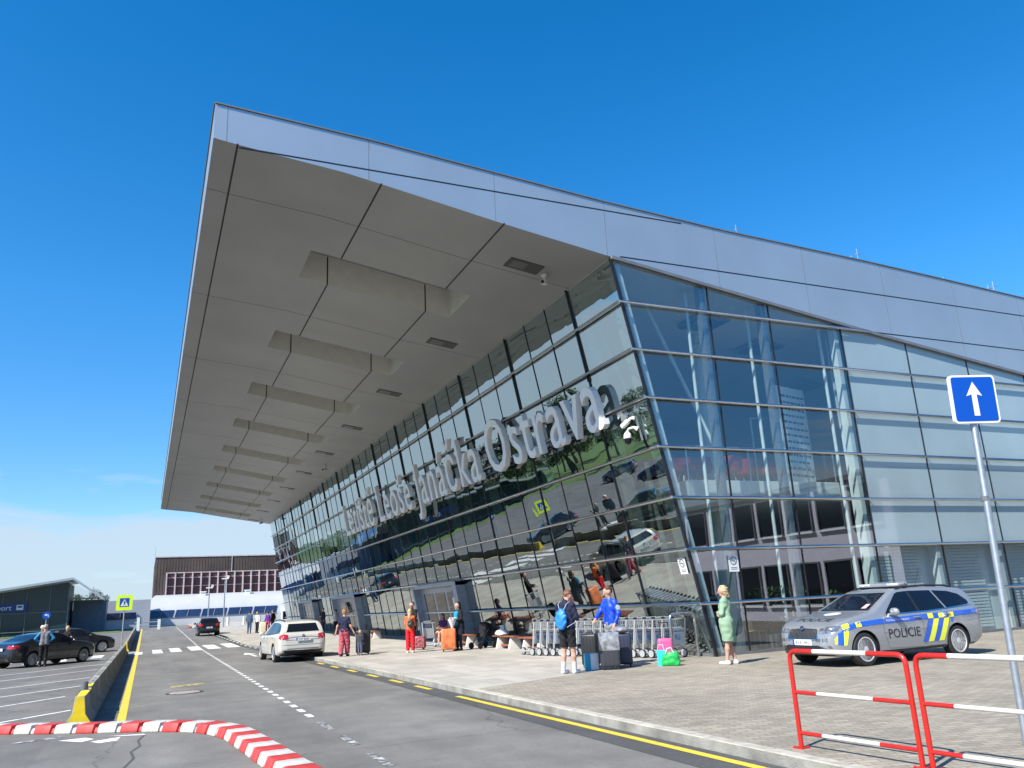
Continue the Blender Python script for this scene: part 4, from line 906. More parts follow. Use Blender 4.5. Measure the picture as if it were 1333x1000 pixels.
# ------------------------------------------------------------------ street furniture
def tube_bent(mb, pts, r, m=0, rad=.09, n=10):
    out = [Vector(pts[0])]
    for a, b, c in zip(pts, pts[1:], pts[2:]):
        a, b, c = Vector(a), Vector(b), Vector(c); u = (a - b).normalized(); v = (c - b).normalized()
        for t in np.linspace(0, 1, 6):
            p = b + u * rad * (1 - t) ** 2 + v * rad * t ** 2; out.append(p)
    out.append(Vector(pts[-1])); mb.tube(out, r, n, m)
fence = thing('pedestrian_barrier', 'red and white tubular barrier, the complete one in front of the police car', 'barrier', (6.11, 6.85, .12), math.atan2(5.51 - 6.85, 6.20 - 6.11))
def make_fence(root, L=1.36, H=.93):
    r = .024
    b = MB(); b.tube([(0, 0, 0), (0, 0, H - .08)], r, 10); tube_bent(b, [(0, 0, H - .1), (0, 0, H), (.32, 0, H)], r); b.build('post', 'red_paint', root, smooth=True)
    b = MB(); b.tube([(L, 0, 0), (L, 0, H - .08)], r, 10); tube_bent(b, [(L, 0, H - .1), (L, 0, H), (L - .40, 0, H)], r); b.build('post', 'red_paint', root, smooth=True)
    b = MB(); b.tube([(.32, 0, H), (L - .40, 0, H)], r, 10); b.build('top_rail', 'white_gloss', root, smooth=True)
    for z in (.53, .145):
        b = MB(); b.tube([(.0, 0, z), (.30, 0, z)], r * .82, 10, 0); b.tube([(.30, 0, z), (L - .40, 0, z)], r * .82, 10, 1); b.tube([(L - .40, 0, z), (L, 0, z)], r * .82, 10, 0); b.build('cross_rail', ['red_paint', 'white_gloss'], root, smooth=True)
    for x in (0, L):
        b = MB(); b.box(x - .06, x + .06, -.06, .06, 0, .01)
        for sx in (-.045, .045):
            for sy in (-.045, .045): b.lathe([(.012, .01), (.012, .022), (0, .024)], 6, T=Matrix.Translation((x + sx, sy, 0)))
        b.build('base_plate', 'red_paint', root)
make_fence(fence)
dup(fence, (6.215, 5.40, .12), math.atan2(-1.34, .12), 'red and white tubular barrier cut off by the right edge of the photo')
# one way sign
t = thing('one_way_sign', 'blue one way sign with a white upward arrow on a galvanised pole', 'sign', (7.66, 5.62, .12), 0)
b = MB(); b.tube([(.05, -.02, -.1), (.27, .0, 3.35)], .034, 14); b.build('pole', 'galv', t, smooth=True)
b = MB()
for z in (2.32,): b.tube([(.203, 0, z), (.205, 0, z + .05)], .04, 12)
b.build('clamp', 'trim', t)
sq = thing('x', '', '') if 0 else None
nx = Vector((-.30, -.954, 0)).normalized(); uxv = Vector((-nx.y, nx.x, 0)); uzv = Vector((.06, 0, 1)).normalized()
c0 = Vector((.29, .0, 3.40)) + nx * .06
def sp(u, v, d): return c0 + uxv * u + uzv * v + nx * d
def rrect(w, h, r, n=5):
    out = []
    for cx_, cy_, a0 in ((w / 2 - r, h / 2 - r, 0), (-w / 2 + r, h / 2 - r, pi / 2), (-w / 2 + r, -h / 2 + r, pi), (w / 2 - r, -h / 2 + r, 1.5 * pi)):
        for k_ in range(n + 1): a = a0 + pi / 2 * k_ / n; out.append((cx_ + r * cos(a), cy_ + r * sin(a)))
    return out
b = MB(); b.prism(rrect(.53, .53, .045), lambda u, v: sp(u, v, -.028), lambda u, v: sp(u, v, 0)); pn = b.build('panel', 'sign_white', t)
b = MB(); b.add([sp(u, v, .004) for u, v in rrect(.485, .485, .03)], [tuple(range(24))]); b.build('face', 'sign_blue', pn)
b = MB(); b.add([sp(u, v, .007) for u, v in ((-.03, -.185), (.035, -.185), (.03, .05), (.092, .03), (0, .19), (-.092, .03), (-.03, .05))], [(0, 1, 2, 6), (2, 3, 4), (4, 5, 6), (2, 4, 6)]); b.build('arrow', 'sign_white', pn)
# crossing sign
def crossing_sign(x, y, lab, h=2.5):
    z = gz(y); t = thing('crossing_sign', lab, 'sign', (x, y, z), 0)
    b = MB(); b.tube([(0, 0, 0), (.02, 0, h + .2)], .035, 8); b.build('pole', 'galv', t)
    b = MB(); b.prism(rrect(.84, .84, .05), lambda u, v: (u, -.04, h + .28 + v), lambda u, v: (u, -.06, h + .28 + v)); b.build('panel', 'sign_lime', t)
    b = MB(); b.box(-.25, .25, -.065, -.0605, h + .05, h + .53, 0); b.add([(u, -.069, h + .3 + v) for u, v in ((-.2, -.2), (.2, -.2), (0, .18))], [(0, 1, 2)], 1)
    b.add([(u, -.073, h + .3 + v) for u, v in ((-.03, -.15), (-.06, -.16), (-.01, -.02), (-.06, .0), (-.05, .03), (.03, .03), (.06, -.03), (.03, -.05), (.07, -.16), (.04, -.16), (.01, -.08))], [(0, 1, 2, 10), (2, 3, 4, 5), (2, 5, 6, 7), (2, 7, 10), (7, 8, 9, 10)], 2)
    b.lathe([(0, -.03), (.03, 0), (0, .03)], 8, 2, T=Matrix.Translation((0, -.075, h + .37))); b.build('pictogram', ['sign_blue', 'sign_white', 'black'], t); return t
crossing_sign(-1.12, 52.3, 'lime framed pedestrian crossing sign on a pole beside the concrete barrier')
# blue keep sign on the left lot
t = thing('turn_sign', 'round blue arrow sign on a thin pole behind the black saloon', 'sign', (-7.1, 75, gz(75)))
b = MB(); b.tube([(0, 0, 0), (0, 0, 2.2)], .035, 8); b.build('pole', 'galv', t)
b = MB(); b.tube([(0, -.04, 2.25), (0, -.06, 2.25)], .30, 20); b.build('panel', 'sign_blue', t); b = MB(); b.add([(u, -.065, 2.25 + v) for u, v in ((.12, -.14), (.16, -.1), (.12, .08), (0, .08), (0, .15), (-.16, .04), (0, -.06), (0, .01), (.08, .02))], [(0, 1, 2, 8), (2, 3, 7, 8), (4, 5, 6)]); b.build('arrow', 'sign_white', t)
# concrete barriers (New Jersey profile), one object per element
jp = [(-.21, 0), (.21, 0), (.21, .05), (.11, .20), (.075, .52), (-.075, .52), (-.11, .20), (-.21, .05)]
jx = -.93
def jersey(ya, yb, first):
    t = thing('concrete_barrier', 'grey concrete barrier with a yellow end facing the camera' if first else 'grey concrete barrier element in the row along the road', 'barrier', (jx, ya, gz(ya)), 0, None if first else 'concrete barriers along the road')
    L = yb - ya; e = .9 if first else 0
    def ring(y, k=1.): return lambda u, v: (u, y, v * k + gz(ya + y) - gz(ya))
    b = MB()
    if first: b.prism([(u, v * (.92 if v > .5 else 1)) for u, v in jp], ring(.0), ring(.06), 1); b.prism([(u, v * (.92 if v > .5 else 1)) for u, v in jp], ring(.061), ring(1.95), 0); b.box(-.079, .079, .062, 1.94, .4785, .482, 1)
    y_a = 1.952 if first else .01
    b.prism(jp, ring(y_a), ring(L - .01), 0)
    for yy in np.arange(y_a + .5, L - .3, 1.0): b.box(-.045, .045, yy, yy + .12, .51, .532, 2)
    b.build('barrier_body', ['concrete', 'yellow_block', 'dark_gap'], t, bevel=.012, seg=1)
    if first:
        b = MB(); b.box(-.079, .079, 1.953, 2.7, .52, .526); b.build('painted_cap', 'yellow_block', t)
        b = MB(); b.tube([(-.03, 1.6, .47), (-.03, 1.6, .63)], .06, 12); b.box(-.12, .05, 1.45, 1.75, .478, .49); b.build('pipe_stub', 'trim', t, smooth=True)
yy = 16.45; first = True
while yy < 48: jersey(yy, yy + 3.9, first); first = False; yy += 3.92
yy = 54.5
t_ = thing('concrete_barrier', 'grey concrete barrier with a yellow foot just behind the crossing sign', 'barrier', (jx, 54.5, gz(54.5)))
b = MB(); b.prism(jp, lambda u, v: (u, 0, v), lambda u, v: (u, .4, v), 1); b.prism(jp, lambda u, v: (u, .402, v), lambda u, v: (u, 3.9, v + gz(58.4) - gz(54.5)), 0); b.build('barrier_body', ['concrete', 'yellow_block'], t_, bevel=.012, seg=1)
yy = 58.42
while yy < 104: jersey(yy, yy + 3.9, False); yy += 3.92
# plastic kerb blocks
path = [(-4.6, 18.6), (-1.94, 16.53), (-.76, 15.58), (.40, 14.80), (1.02, 14.1), (1.32, 13.1), (1.45, 11.3), (1.58, 9.4), (1.75, 7.2)]
def bez(path, n=400):
    P_ = np.array(path); d = np.concatenate([[0], np.cumsum(np.hypot(*np.diff(P_, axis=0).T))]); tt = np.linspace(0, d[-1], n)
    x = np.interp(tt, d, P_[:, 0]); y = np.interp(tt, d, P_[:, 1])
    for _ in range(70): x[1:-1] = (x[:-2] + x[2:]) / 2; y[1:-1] = (y[:-2] + y[2:]) / 2
    return x, y
bx, by = bez(path); dd = np.concatenate([[0], np.cumsum(np.hypot(np.diff(bx), np.diff(by)))])
def at(s): return float(np.interp(s, dd, bx)), float(np.interp(s, dd, by))
def kerb_block(mname, nm):
    b = MB(); pr = [(-.2, 0), (.2, 0), (.2, .03), (.165, .12), (.15, .132), (-.15, .132), (-.165, .12), (-.2, .03)]
    b.prism(pr, lambda u, v: (-.198, u, v), lambda u, v: (.11, u, v)); b.prism([(u * .86, v * .62) for u, v in pr], lambda u, v: (.11, u, v), lambda u, v: (.188, u, v)); b.box(.1105, .188, -.02, .17, .083, .13)
    me = b.build(nm, mname, None, bevel=.012, seg=2); return me
protos = {}
s_ = .3; i = 0
while s_ < dd[-1] - .3:
    x, y = at(s_); x2, y2 = at(s_ + .05); a = math.atan2(y2 - y, x2 - x); w = i % 2
    if w not in protos: o = protos[w] = kerb_block('white_plastic' if w else 'red_plastic', 'kerb_block')
    else: o = protos[w].copy(); COL.objects.link(o)
    o.location = (x, y, .001); o.rotation_euler = (0, 0, a + (rng.random() - .5) * .03)
    tag(o, ('white' if w else 'red') + ' plastic block in the curved red and white kerb on the road', 'kerb block', 'red and white plastic kerb blocks'); s_ += .395; i += 1
for k_ in range(7):
    o = protos[k_ % 2].copy(); COL.objects.link(o); y = 108; x = 5.0 + k_ * .55; o.location = (x, y + k_ * .25, gz(y)); o.rotation_euler = (0, 0, .4); o.scale = (1.1, 1.6, 1.1)
    tag(o, ('white' if k_ % 2 else 'red') + ' plastic block in the short far row at the road end', 'kerb block', 'red and white blocks at the road end')
# yellow and black post
t = thing('marker_post', 'yellow and black striped post beside the black suitcase', 'post', (7.75, 31.6, .12))
b = MB()
for i in range(5): b.tube([(0, 0, i * .21), (0, 0, i * .21 + .21)], .055, 10, i % 2)
b.build('post', ['black', 'sign_lime'], t)
# benches
def bench(x, y, lab):
    t = thing('bench', lab, 'bench', (x, y, .12), 0, None)
    for sy in (-.55, .55):
        b = MB(); b.hexa([(-.26, sy - .08, 0), (.26, sy - .08, 0), (.26, sy + .08, 0), (-.26, sy + .08, 0)], [(-.16, sy - .06, .41), (.16, sy - .06, .41), (.16, sy + .06, .41), (-.16, sy + .06, .41)]); b.build('leg', 'pale_concrete', t, bevel=.012)
    b = MB()
    for i in range(4): b.box(-.23 + i * .118, -.23 + i * .118 + .108, -.95, .95, .412, .455)
    b.build('seat', 'wood', t, bevel=.006, seg=1)
    b = MB(); b.box(-.1, .1, -.46, .46, .1, .16); b.build('foot_rail', 'wood', t)
bench(11.85, 27.4, 'red brown wooden bench with a white plastic bag lying on it'); bench(11.6, 24.6, 'red brown wooden bench behind the left end of the trolley row')
bench(11.85, 31.6, 'red brown wooden bench behind the orange suitcase'); bench(11.75, 34.3, 'red brown wooden bench with a woman in pink shorts seated on it'); bench(11.9, 46.5, 'red brown wooden bench behind the toddler, near the far doors')
t = thing('plastic_bag', 'crumpled white plastic bag lying on the bench', 'bag', (11.78, 27.75, .575))
b = MB(); b.lathe([(.0, 0), (.2, .0), (.27, .08), (.22, .2), (.12, .28), (.05, .36), (.09, .42), (0, .43)], 14)
b.v = [(x * (.8 + .25 * rng.random()), y * (1. + .4 * rng.random()), z * (.6 + .25 * rng.random())) for x, y, z in b.v]; b.build('bag', mat('white_film', (.75, .74, .73), .35), t, smooth=True)
# luggage trolleys
TS = mat('trolley_steel', (.62, .63, .64), .35, .6, var=.1)
def trolley(root):
    b = MB()
    for sx in (-.27, .27):
        b.tube([(sx, .0, .14), (sx, -.06, .62), (sx, -.12, 1.0)], .023, 8); b.tube([(sx, .0, .14), (sx * .8, .75, .12)], .015, 6)
    b.tube([(-.27, -.12, 1.0), (.27, -.12, 1.0)], .026, 8); b.tube([(-.27, -.03, .42), (.27, -.03, .42)], .012, 6); b.tube([(-.24, .1, .16), (.24, .1, .16)], .012, 6); b.tube([(-.21, .75, .12), (.21, .75, .12)], .015, 6)
    for x in (-.12, 0, .12): b.tube([(x, .05, .15), (x * .9, .75, .13)], .007, 5)
    b.build('frame', TS, root, smooth=True)
    b = MB()
    for sx in (-.27, .27): b.tube([(sx * .95 - .05, -.12, 1.0), (sx * .95 + .05, -.12, 1.0)], .027, 8)
    b.build('grip', 'black', root)
    b = MB()   # wire basket under the handle
    for i in range(7): x = -.25 + i * .083; b.tube([(x, -.11, .97), (x, .12, .93), (x, .1, .74), (x, -.075, .72)], .005, 4)
    for y, z in ((.12, .93), (.11, .84), (.1, .74)): b.tube([(-.26, y, z), (.26, y, z)], .006, 4)
    b.build('basket', TS, root)
    b = MB(); T = Matrix.Translation((0, -.055, .56)) @ Matrix.Rotation(.13, 4, 'X'); b.box(-.24, .24, -.03, -.018, -.22, .18, 0, T); b.box(-.17, .05, -.033, -.03, -.12, .03, 1, T); b.box(-.2, .2, -.033, -.03, .08, .12, 2, T); b.build('advert_panel', ['sign_white', mat('advert_blue', (.30, .42, .60), .4, var=.5, scale=9), mat('advert_grey', (.3, .3, .32), .4, var=.5, scale=14)], root)
    for x, y in ((-.27, .02), (.27, .02), (0, .74)):
        T = Matrix.Translation((x, y, .112)) @ Matrix.Scale(1.3, 4) @ Matrix.Rotation(pi / 2, 4, 'Y'); b = MB(); b.lathe([(.03, -.02), (.055, -.024), (.083, -.018), (.083, .018), (.055, .024), (.03, .02)], 16, 0, T=T)
        wo = b.build('wheel', 'rubber', root, smooth=True); b = MB(); b.lathe([(.0, -.026), (.068, -.026), (.068, .026), (0, .026)], 14, 0, T=T); b.build('hub', TS, wo)
p0 = Vector((11.0, 23.1, .12)); p1 = Vector((12.5, 18.05, .12)); NT = 18
ang = math.atan2(p0.y - p1.y, p0.x - p1.x) - pi / 2
TL = 'airport luggage trolley pushed into the long row by the glass front'
tr0 = thing('luggage_trolley', TL, 'trolley', p0, ang, 'luggage trolleys in the row'); trolley(tr0)
for i in range(1, NT): dup(tr0, p0.lerp(p1, i / (NT - 1)), ang + (rng.random() - .5) * .06, TL, 'luggage trolleys in the row')
dup(tr0, (10.6, 32.6, .12), R(200), 'lone luggage trolley standing behind the woman in red trousers', 'loose luggage trolleys')
t = thing('trolley_bay_rail', 'bent stainless steel hoop at the near end of the trolley row', 'rail', (12.2, 17.85, .12), math.atan2(.05, .85))
b = MB(); tube_bent(b, [(0, 0, 0), (0, 0, 1.08), (.8, 0, 1.08), (.8, 0, 0)], .04, 0, .16, 12); b.build('hoop', 'steel', t, smooth=True)
b = MB(); b.tube([(0, 0, .3), (.8, 0, .3)], .015, 8); b.build('cross_rail', 'steel', t)
# lamp posts, gate, bollards at the road end
for x, y, h, lab in ((8.0, 98, 5.3, 'taller thin grey lamp post with a camera head beyond the black hatchback'), (6.5, 100, 4.4, 'shorter thin grey lamp post just left of the black hatchback')):
    t = thing('lamp_post', lab, 'lamp post', (x, y, gz(y))); b = MB(); b.tube([(0, 0, 0), (0, 0, h)], [.09, .05], 8); b.build('pole', 'galv', t); b = MB(); b.box(-.35, .35, -.12, .12, h, h + .13); b.box(.2, .42, -.1, .1, h + .13, h + .4); b.build('lamp_head', 'white_steel', t)
t = thing('barrier_gate', 'low grey vehicle gate closing the lane beside the far concrete barriers', 'gate', (-.7, 110, gz(110)))
b = MB(); b.tube([(-.4, 0, .9), (2.6, 0, .9)], .07, 8); b.tube([(-.4, 0, .45), (2.6, 0, .45)], .05, 8); b.build('boom', 'galv', t)
for x, h in ((0, 1.5), (2.3, 1.2)):
    b = MB(); b.box(x - .16, x + .16, -.16, .16, 0, h); b.build('post', 'white_steel', t)
for i in range(6):
    b = MB(); b.tube([(0, 0, 0), (0, 0, 1.0)], .16, 10); o = b.build('bollard', 'pale_concrete', None); o.location = (9.0 + i * 1.9, 104 + i * .8, gz(104) + .1); tag(o, 'pale round bollard in the row before the far silver building', 'bollard', 'bollards before the silver building')
# ------------------------------------------------------------------ people (implicit surfaces meshed with surface nets)
def surfnet(fn, lo, hi, h):
    n = [int(math.ceil((b - a) / h)) + 2 for a, b in zip(lo, hi)]
    ax = [lo[i] - h * .5 + h * np.arange(n[i]) for i in range(3)]
    X, Y, Z = np.meshgrid(*ax, indexing='ij'); V = fn(np.stack([X, Y, Z], -1))
    S = V < 0; cs = tuple(k - 1 for k in n); acc = np.zeros(cs + (3,)); cnt = np.zeros(cs)
    C8 = [(i, j, k) for i in (0, 1) for j in (0, 1) for k in (0, 1)]
    sl = lambda c: tuple(slice(c[i], c[i] + cs[i]) for i in range(3))
    for a in C8:
        for d in range(3):
            if a[d]: continue
            b = list(a); b[d] = 1; va, vb = V[sl(a)], V[sl(b)]; m = S[sl(a)] != S[sl(b)]
            t = np.where(m, va / np.where(m, va - vb, 1), 0)
            for q in range(3): acc[..., q] += np.where(m, a[q] + (t if q == d else 0), 0)
            cnt += m
    mk = cnt > 0; idx = -np.ones(cs, int); idx[mk] = np.arange(mk.sum()); ii = np.argwhere(mk)
    P = (ii + acc[mk] / cnt[mk][:, None]) * h + np.array([a[0] for a in ax]); F = []
    for d in range(3):
        u, v = (d + 1) % 3, (d + 2) % 3; s0 = [slice(None)] * 3; s1 = [slice(None)] * 3; s0[d] = slice(0, -1); s1[d] = slice(1, None)
        A, B = S[tuple(s0)], S[tuple(s1)]; e = np.argwhere(A != B)
        e = e[(e[:, u] > 0) & (e[:, v] > 0) & (e[:, u] < n[u] - 1) & (e[:, v] < n[v] - 1)]
        if not len(e): continue
        def g(du, dv): q = e.copy(); q[:, u] -= du; q[:, v] -= dv; return idx[q[:, 0], q[:, 1], q[:, 2]]
        Q = np.stack([g(1, 1), g(0, 1), g(0, 0), g(1, 0)], 1); fl = ~A[tuple(e.T)]; Q[fl] = Q[fl][:, ::-1]; F.append(Q)
    return P, np.concatenate(F)
def sdf(prims, k):
    def fn(P):
        out = None
        for p in prims:
            if p[0] == 'c':
                a, b = np.array(p[1]), np.array(p[2]); ab = b - a; t = np.clip(((P - a) @ ab) / max(1e-9, ab @ ab), 0, 1)
                d = np.linalg.norm(P - a - t[..., None] * ab, axis=-1) - (p[3] + (p[4] - p[3]) * t)
            else:
                r = np.array(p[2]); q = np.linalg.norm((P - np.array(p[1])) / r, axis=-1); d = (q - 1) * r.min()
            if out is None: out = d
            else: hh = np.clip(.5 + .5 * (out - d) / k, 0, 1); out = out * (1 - hh) + d * hh - k * hh * (1 - hh)
        return out
    return fn
def bounds(prims):
    lo, hi = np.full(3, 9.), np.full(3, -9.)
    for p in prims:
        if p[0] == 'c':
            for q, r in ((p[1], p[3]), (p[2], p[4])): lo = np.minimum(lo, np.array(q) - r - .03); hi = np.maximum(hi, np.array(q) + r + .03)
        else: lo = np.minimum(lo, np.array(p[1]) - np.array(p[2]) - .03); hi = np.maximum(hi, np.array(p[1]) + np.array(p[2]) + .03)
    return lo, hi
def blob(name, prims, m, root, s, k=.03, h=.014, clip=None, extra=None, sub=None):
    f1 = sdf(prims, k); a_ = {'top': .006, 'dress': .006, 'trousers': .007, 'shorts': .007, 'coat': .007, 'hair': .009, 'bag': .006}.get(name, 0); w_ = 46. if name != 'hair' else 95.
    ph = rng.random() * 6
    def fn0(P):                                  # folds in cloth, strands in hair
        d = f1(P)
        if a_:
            x, y, z = P[..., 0], P[..., 1], P[..., 2]
            d = d + a_ * (np.sin(w_ * z + 13 * y + 3 * np.sin(17 * y + ph) + ph) * .6 + np.sin(w_ * .7 * y + 21 * x + 4 * np.sin(9 * z + ph)) * .6)
        return d
    lo, hi = bounds(prims)
    def fn(P):
        d = fn0(P)
        if clip: d = np.maximum(d, clip(P))
        return d
    V, F = surfnet(fn, lo, hi, h); mb = MB(); mb.add([tuple(v) for v in V * s], [tuple(int(i) for i in f) for f in F])
    if extra: extra(mb)
    me = bpy.data.meshes.new(name); me.from_pydata(mb.v, [], mb.f); me.materials.append(M[m] if isinstance(m, str) else m); me.polygons.foreach_set('use_smooth', [True] * len(me.polygons))
    return link(name, me, root)
SKIN = mat('skin', (.52, .29, .20), .55, var=.08, scale=8, spec=.4)
def cloth(n, c, var=.12, scale=6): return mat('cloth_' + n, c, .85, var=var, scale=scale, bump=.25, bscale=18, spec=.25)
NAVY, BLACKC, GREYC = cloth('navy', (.018, .022, .05)), cloth('black', (.016, .016, .018)), cloth('grey', (.27, .27, .28))
def person(label, pos, head, h=1.75, fem=False, top=None, sleeves='long', bottom=None, hem=.1, dress=None, shoes=None, hair=None, hairlen=0, J=None, res=.014, g=1., group=None, socks=None, tophem=.92, bun=False, flare=0, lean=0., child=False):
    s = h / 1.78
    t = thing('person', label, 'person', pos, math.atan2(head[1], head[0]), group)
    sw, hw = (.155, .10) if fem else (.185, .09)
    D = dict(head=(.02 + lean, 0, 1.655), neck=(lean, 0, 1.49), ch=(lean * .7, 0, 1.32), wa=(0, 0, 1.08), hp=(0, 0, .95))
    for sd, sg in (('L', 1), ('R', -1)):
        D['sh' + sd] = (lean * .9 - .01, sg * sw, 1.425); D['el' + sd] = (-.03 + lean * .8, sg * (sw + .05), 1.15); D['wr' + sd] = (.05 + lean, sg * (sw + .055), .92)
        D['hi' + sd] = (0, sg * hw, .92); D['kn' + sd] = (.015, sg * (hw + .005), .50); D['an' + sd] = (-.02, sg * (hw + .01), .085)
    if J: D.update(J)
    V3 = {k_: np.array(v, float) for k_, v in D.items()}
    hd = V3['head']; hk = 1.28 if child else 1.
    ft = {sd: V3['an' + sd] + np.array([.13, 0, -.045]) for sd in 'LR'}
    for sd in 'LR':
        if 'ft' + sd in V3: ft[sd] = V3['ft' + sd]
    hdir = V3.get('face', np.array([1., 0, 0])); hdir = hdir / np.linalg.norm(hdir); side = np.cross([0, 0, 1.], hdir); side /= np.linalg.norm(side); hup = np.cross(hdir, side)
    def hp(f, l, u): return hd + (hdir * f + side * l + hup * u) * hk
    P = [('c', hp(-.012, 0, .035), hp(.012, 0, .03), .092 * hk, .09 * hk), ('c', hp(.02, 0, -.03), hp(.045, 0, -.07), .07 * hk, .045 * hk), ('c', hp(.09, 0, .012), hp(.112, 0, -.022), .012 * hk, .017 * hk),
         ('c', V3['neck'] - [0, 0, .05], hd - hdir * .02 - np.array([0, 0, .06]), .058, .052)]
    for l in (1, -1): P += [('e', hp(-.005, .087 * l, -.005), np.array((.026, .016, .034)) * hk)]
    P += [('c', V3['shR'], V3['shL'], .055, .055), ('c', V3['ch'] + [0, .06, 0], V3['hp'] + [0, .06, 0], .10, .10), ('c', V3['ch'] - [0, .06, 0], V3['hp'] - [0, .06, 0], .10, .10)]
    hands = []
    for sd, sg in (('L', 1), ('R', -1)):
        sh, el, wr, hi, kn, an = (V3[x + sd] for x in ('sh', 'el', 'wr', 'hi', 'kn', 'an'))
        d = (wr - el) / np.linalg.norm(wr - el); pm = wr + d * .075
        if 'ha' + sd in V3: pm = V3['ha' + sd]; d = (pm - wr) / np.linalg.norm(pm - wr)
        P += [('c', sh, el, .05 * g, .04), ('c', el, wr, .041, .027), ('c', wr, pm, .028, .034), ('c', hi, kn, .082 * g, .052), ('c', kn + (an - kn) * .05, kn + (an - kn) * .35, .052, .056), ('c', kn + (an - kn) * .35, an, .056, .036), ('c', an - [.02, 0, .04], ft[sd], .035, .028)]
        hands.append((pm, d, sg))
    def fingers(mb):
        for pm, d, sg in hands:
            sdv = np.cross(d, [0, 0, 1.]) if abs(d[2]) < .8 else np.array([1., 0, 0.]); sdv = sdv / np.linalg.norm(sdv); cu = np.cross(sdv, d) * sg
            for q, (o, L) in enumerate(((-.026, .062), (-.009, .075), (.009, .07), (.025, .054))):
                b0 = pm + d * .015 + sdv * o; b1 = b0 + d * L * .5 + cu * .006; b2 = b1 + d * L * .38 + cu * .022; mb.tube([Vector(x * s) for x in (b0, b1, b2)], [.0095 * s, .0085 * s, .007 * s], 6)
            b0 = pm - d * .02 - sdv * .02; b1 = b0 - sdv * .03 + d * .028; b2 = b1 + d * .03 + cu * .012; mb.tube([Vector(x * s) for x in (b0, b1, b2)], [.011 * s, .0095 * s, .008 * s], 6)
    blob('body', P, SKIN, t, s, .03, res, extra=fingers)
    # eyes, brows and mouth
    mb = MB()
    for l in (1, -1):
        e = hp(.079, .033 * l, .018); mb.lathe([(0, -.011), (.008, -.008), (.011, 0), (.008, .008), (0, .011)], 8, 0, T=Matrix.Translation(e * s))
        a_, b_ = hp(.09, .018 * l, .042), hp(.078, .05 * l, .044); mb.bar(a_ * s, b_ * s, .008, .006, 1)
    a_, b_ = hp(.083, .022, -.062), hp(.083, -.022, -.062); mb.bar(a_ * s, b_ * s, .012, .007, 2)
    mb.build('face_detail', [mat('eye', (.05, .035, .03), .2), mat('brow', (.09, .05, .03), .8), mat('lip', (.40, .13, .11), .5)], t)
    if hair:
        H = [('e', hp(-.022, 0, .045), np.array((.104, .096, .103)) * hk)]
        if hairlen: H += [('c', hp(-.055, 0, .02), hp(-.085, 0, -.06 - hairlen), .08 * hk, .06), ('c', hp(-.03, .06, 0), hp(-.06, .05, -.04 - hairlen), .05, .04), ('c', hp(-.03, -.06, 0), hp(-.06, -.05, -.04 - hairlen), .05, .04)]
        if bun: H += [('e', hp(-.08, 0, .10), np.array((.055, .06, .05)))]
        if bun == 'tail': H += [('c', hp(-.11, 0, .03), hp(-.14, 0, -.16), .04, .03)]
        fc = hp(.138, 0, -.06)
        def clip(P_): return .096 * hk - np.linalg.norm((P_ - fc) * np.array([1., 1., .82]), axis=-1)
        blob('hair', H, hair, t, s, .03, res, clip)
    def torso(e, zlo):
        T_ = [('c', V3['shR'] * [1, .92, 1], V3['shL'] * [1, .92, 1], .068 + e, .068 + e)]
        cw = .068 if not fem else .058
        a, w, b = V3['ch'], V3['wa'], V3['hp'] * 1.
        b = b + (w - b) * .1
        for sg in (1, -1):
            o = np.array([0, sg * cw, 0]); T_ += [('c', a + o, w + o * (.85 if fem else 1), (.108 + e) * g, (.098 if fem else .105) * g + e), ('c', w + o * (.85 if fem else 1), b + o * 1.1, (.098 if fem else .105) * g + e, .115 * g + e)]
        if fem: T_ += [('e', a + np.array([.07, .065, -.03]), (.06, .06, .06)), ('e', a + np.array([.07, -.065, -.03]), (.06, .06, .06))]
        T_ += [('c', V3['neck'] - [0, 0, .04], V3['neck'], .07, .062)]
        return T_
    def arms(kind, e):
        A = []
        for sd in 'LR':
            sh, el, wr = (V3[x + sd] for x in ('sh', 'el', 'wr'))
            if kind == 'long': A += [('c', sh, el, .062 * g + e, .054 + e), ('c', el, wr, .053 + e, .038 + e)]
            elif kind == 'short': A += [('c', sh, sh + (el - sh) * .62, .062 * g + e, .058 + e)]
        return A
    if top:
        zc = tophem
        blob('top', torso(.006, zc) + arms(sleeves, .0), top, t, s, .035, res, (lambda P_: zc - P_[..., 2] - 0) if not J or 'sit' not in J else None)
    if dress:
        z0 = hem; T_ = torso(.004, 0) + arms(sleeves, 0)
        for sg in (1, -1): T_ += [('c', V3['hp'] + [0, sg * .07, 0], np.array([-.01, sg * .085, hem - .08]), .135 * g, .125 + flare)]
        blob('dress', T_, dress, t, s, .045, res, lambda P_: z0 - P_[..., 2])
    if bottom:
        B = [('c', V3['hp'] + [0, .06, .06], V3['hp'] + [0, .07, -.05], .112 * g, .115 * g), ('c', V3['hp'] + [0, -.06, .06], V3['hp'] + [0, -.07, -.05], .112 * g, .115 * g)]
        for sd in 'LR':
            hi, kn, an = (V3[x + sd] for x in ('hi', 'kn', 'an')); B += [('c', hi, kn, .10 * g, .076 + flare), ('c', kn, an, .075 + flare, .058 + flare)]
        if J and 'sit' in J: kl = V3['knL'][0]; cf = (lambda P_: P_[..., 0] - (kl - .1)) if hem > .3 else (lambda P_: hem - P_[..., 2])
        else: cf = lambda P_: np.maximum(hem - P_[..., 2], P_[..., 2] - 1.06)
        blob('trousers' if hem < .3 else 'shorts', B, bottom, t, s, .025, res, cf)
    if socks:
        S_ = []
        for sd in 'LR': an = V3['an' + sd]; S_ += [('c', an - [.01, 0, .02], an + (V3['kn' + sd] - an) * .34, .046, .053)]
        blob('socks', S_, socks, t, s, .01, res)
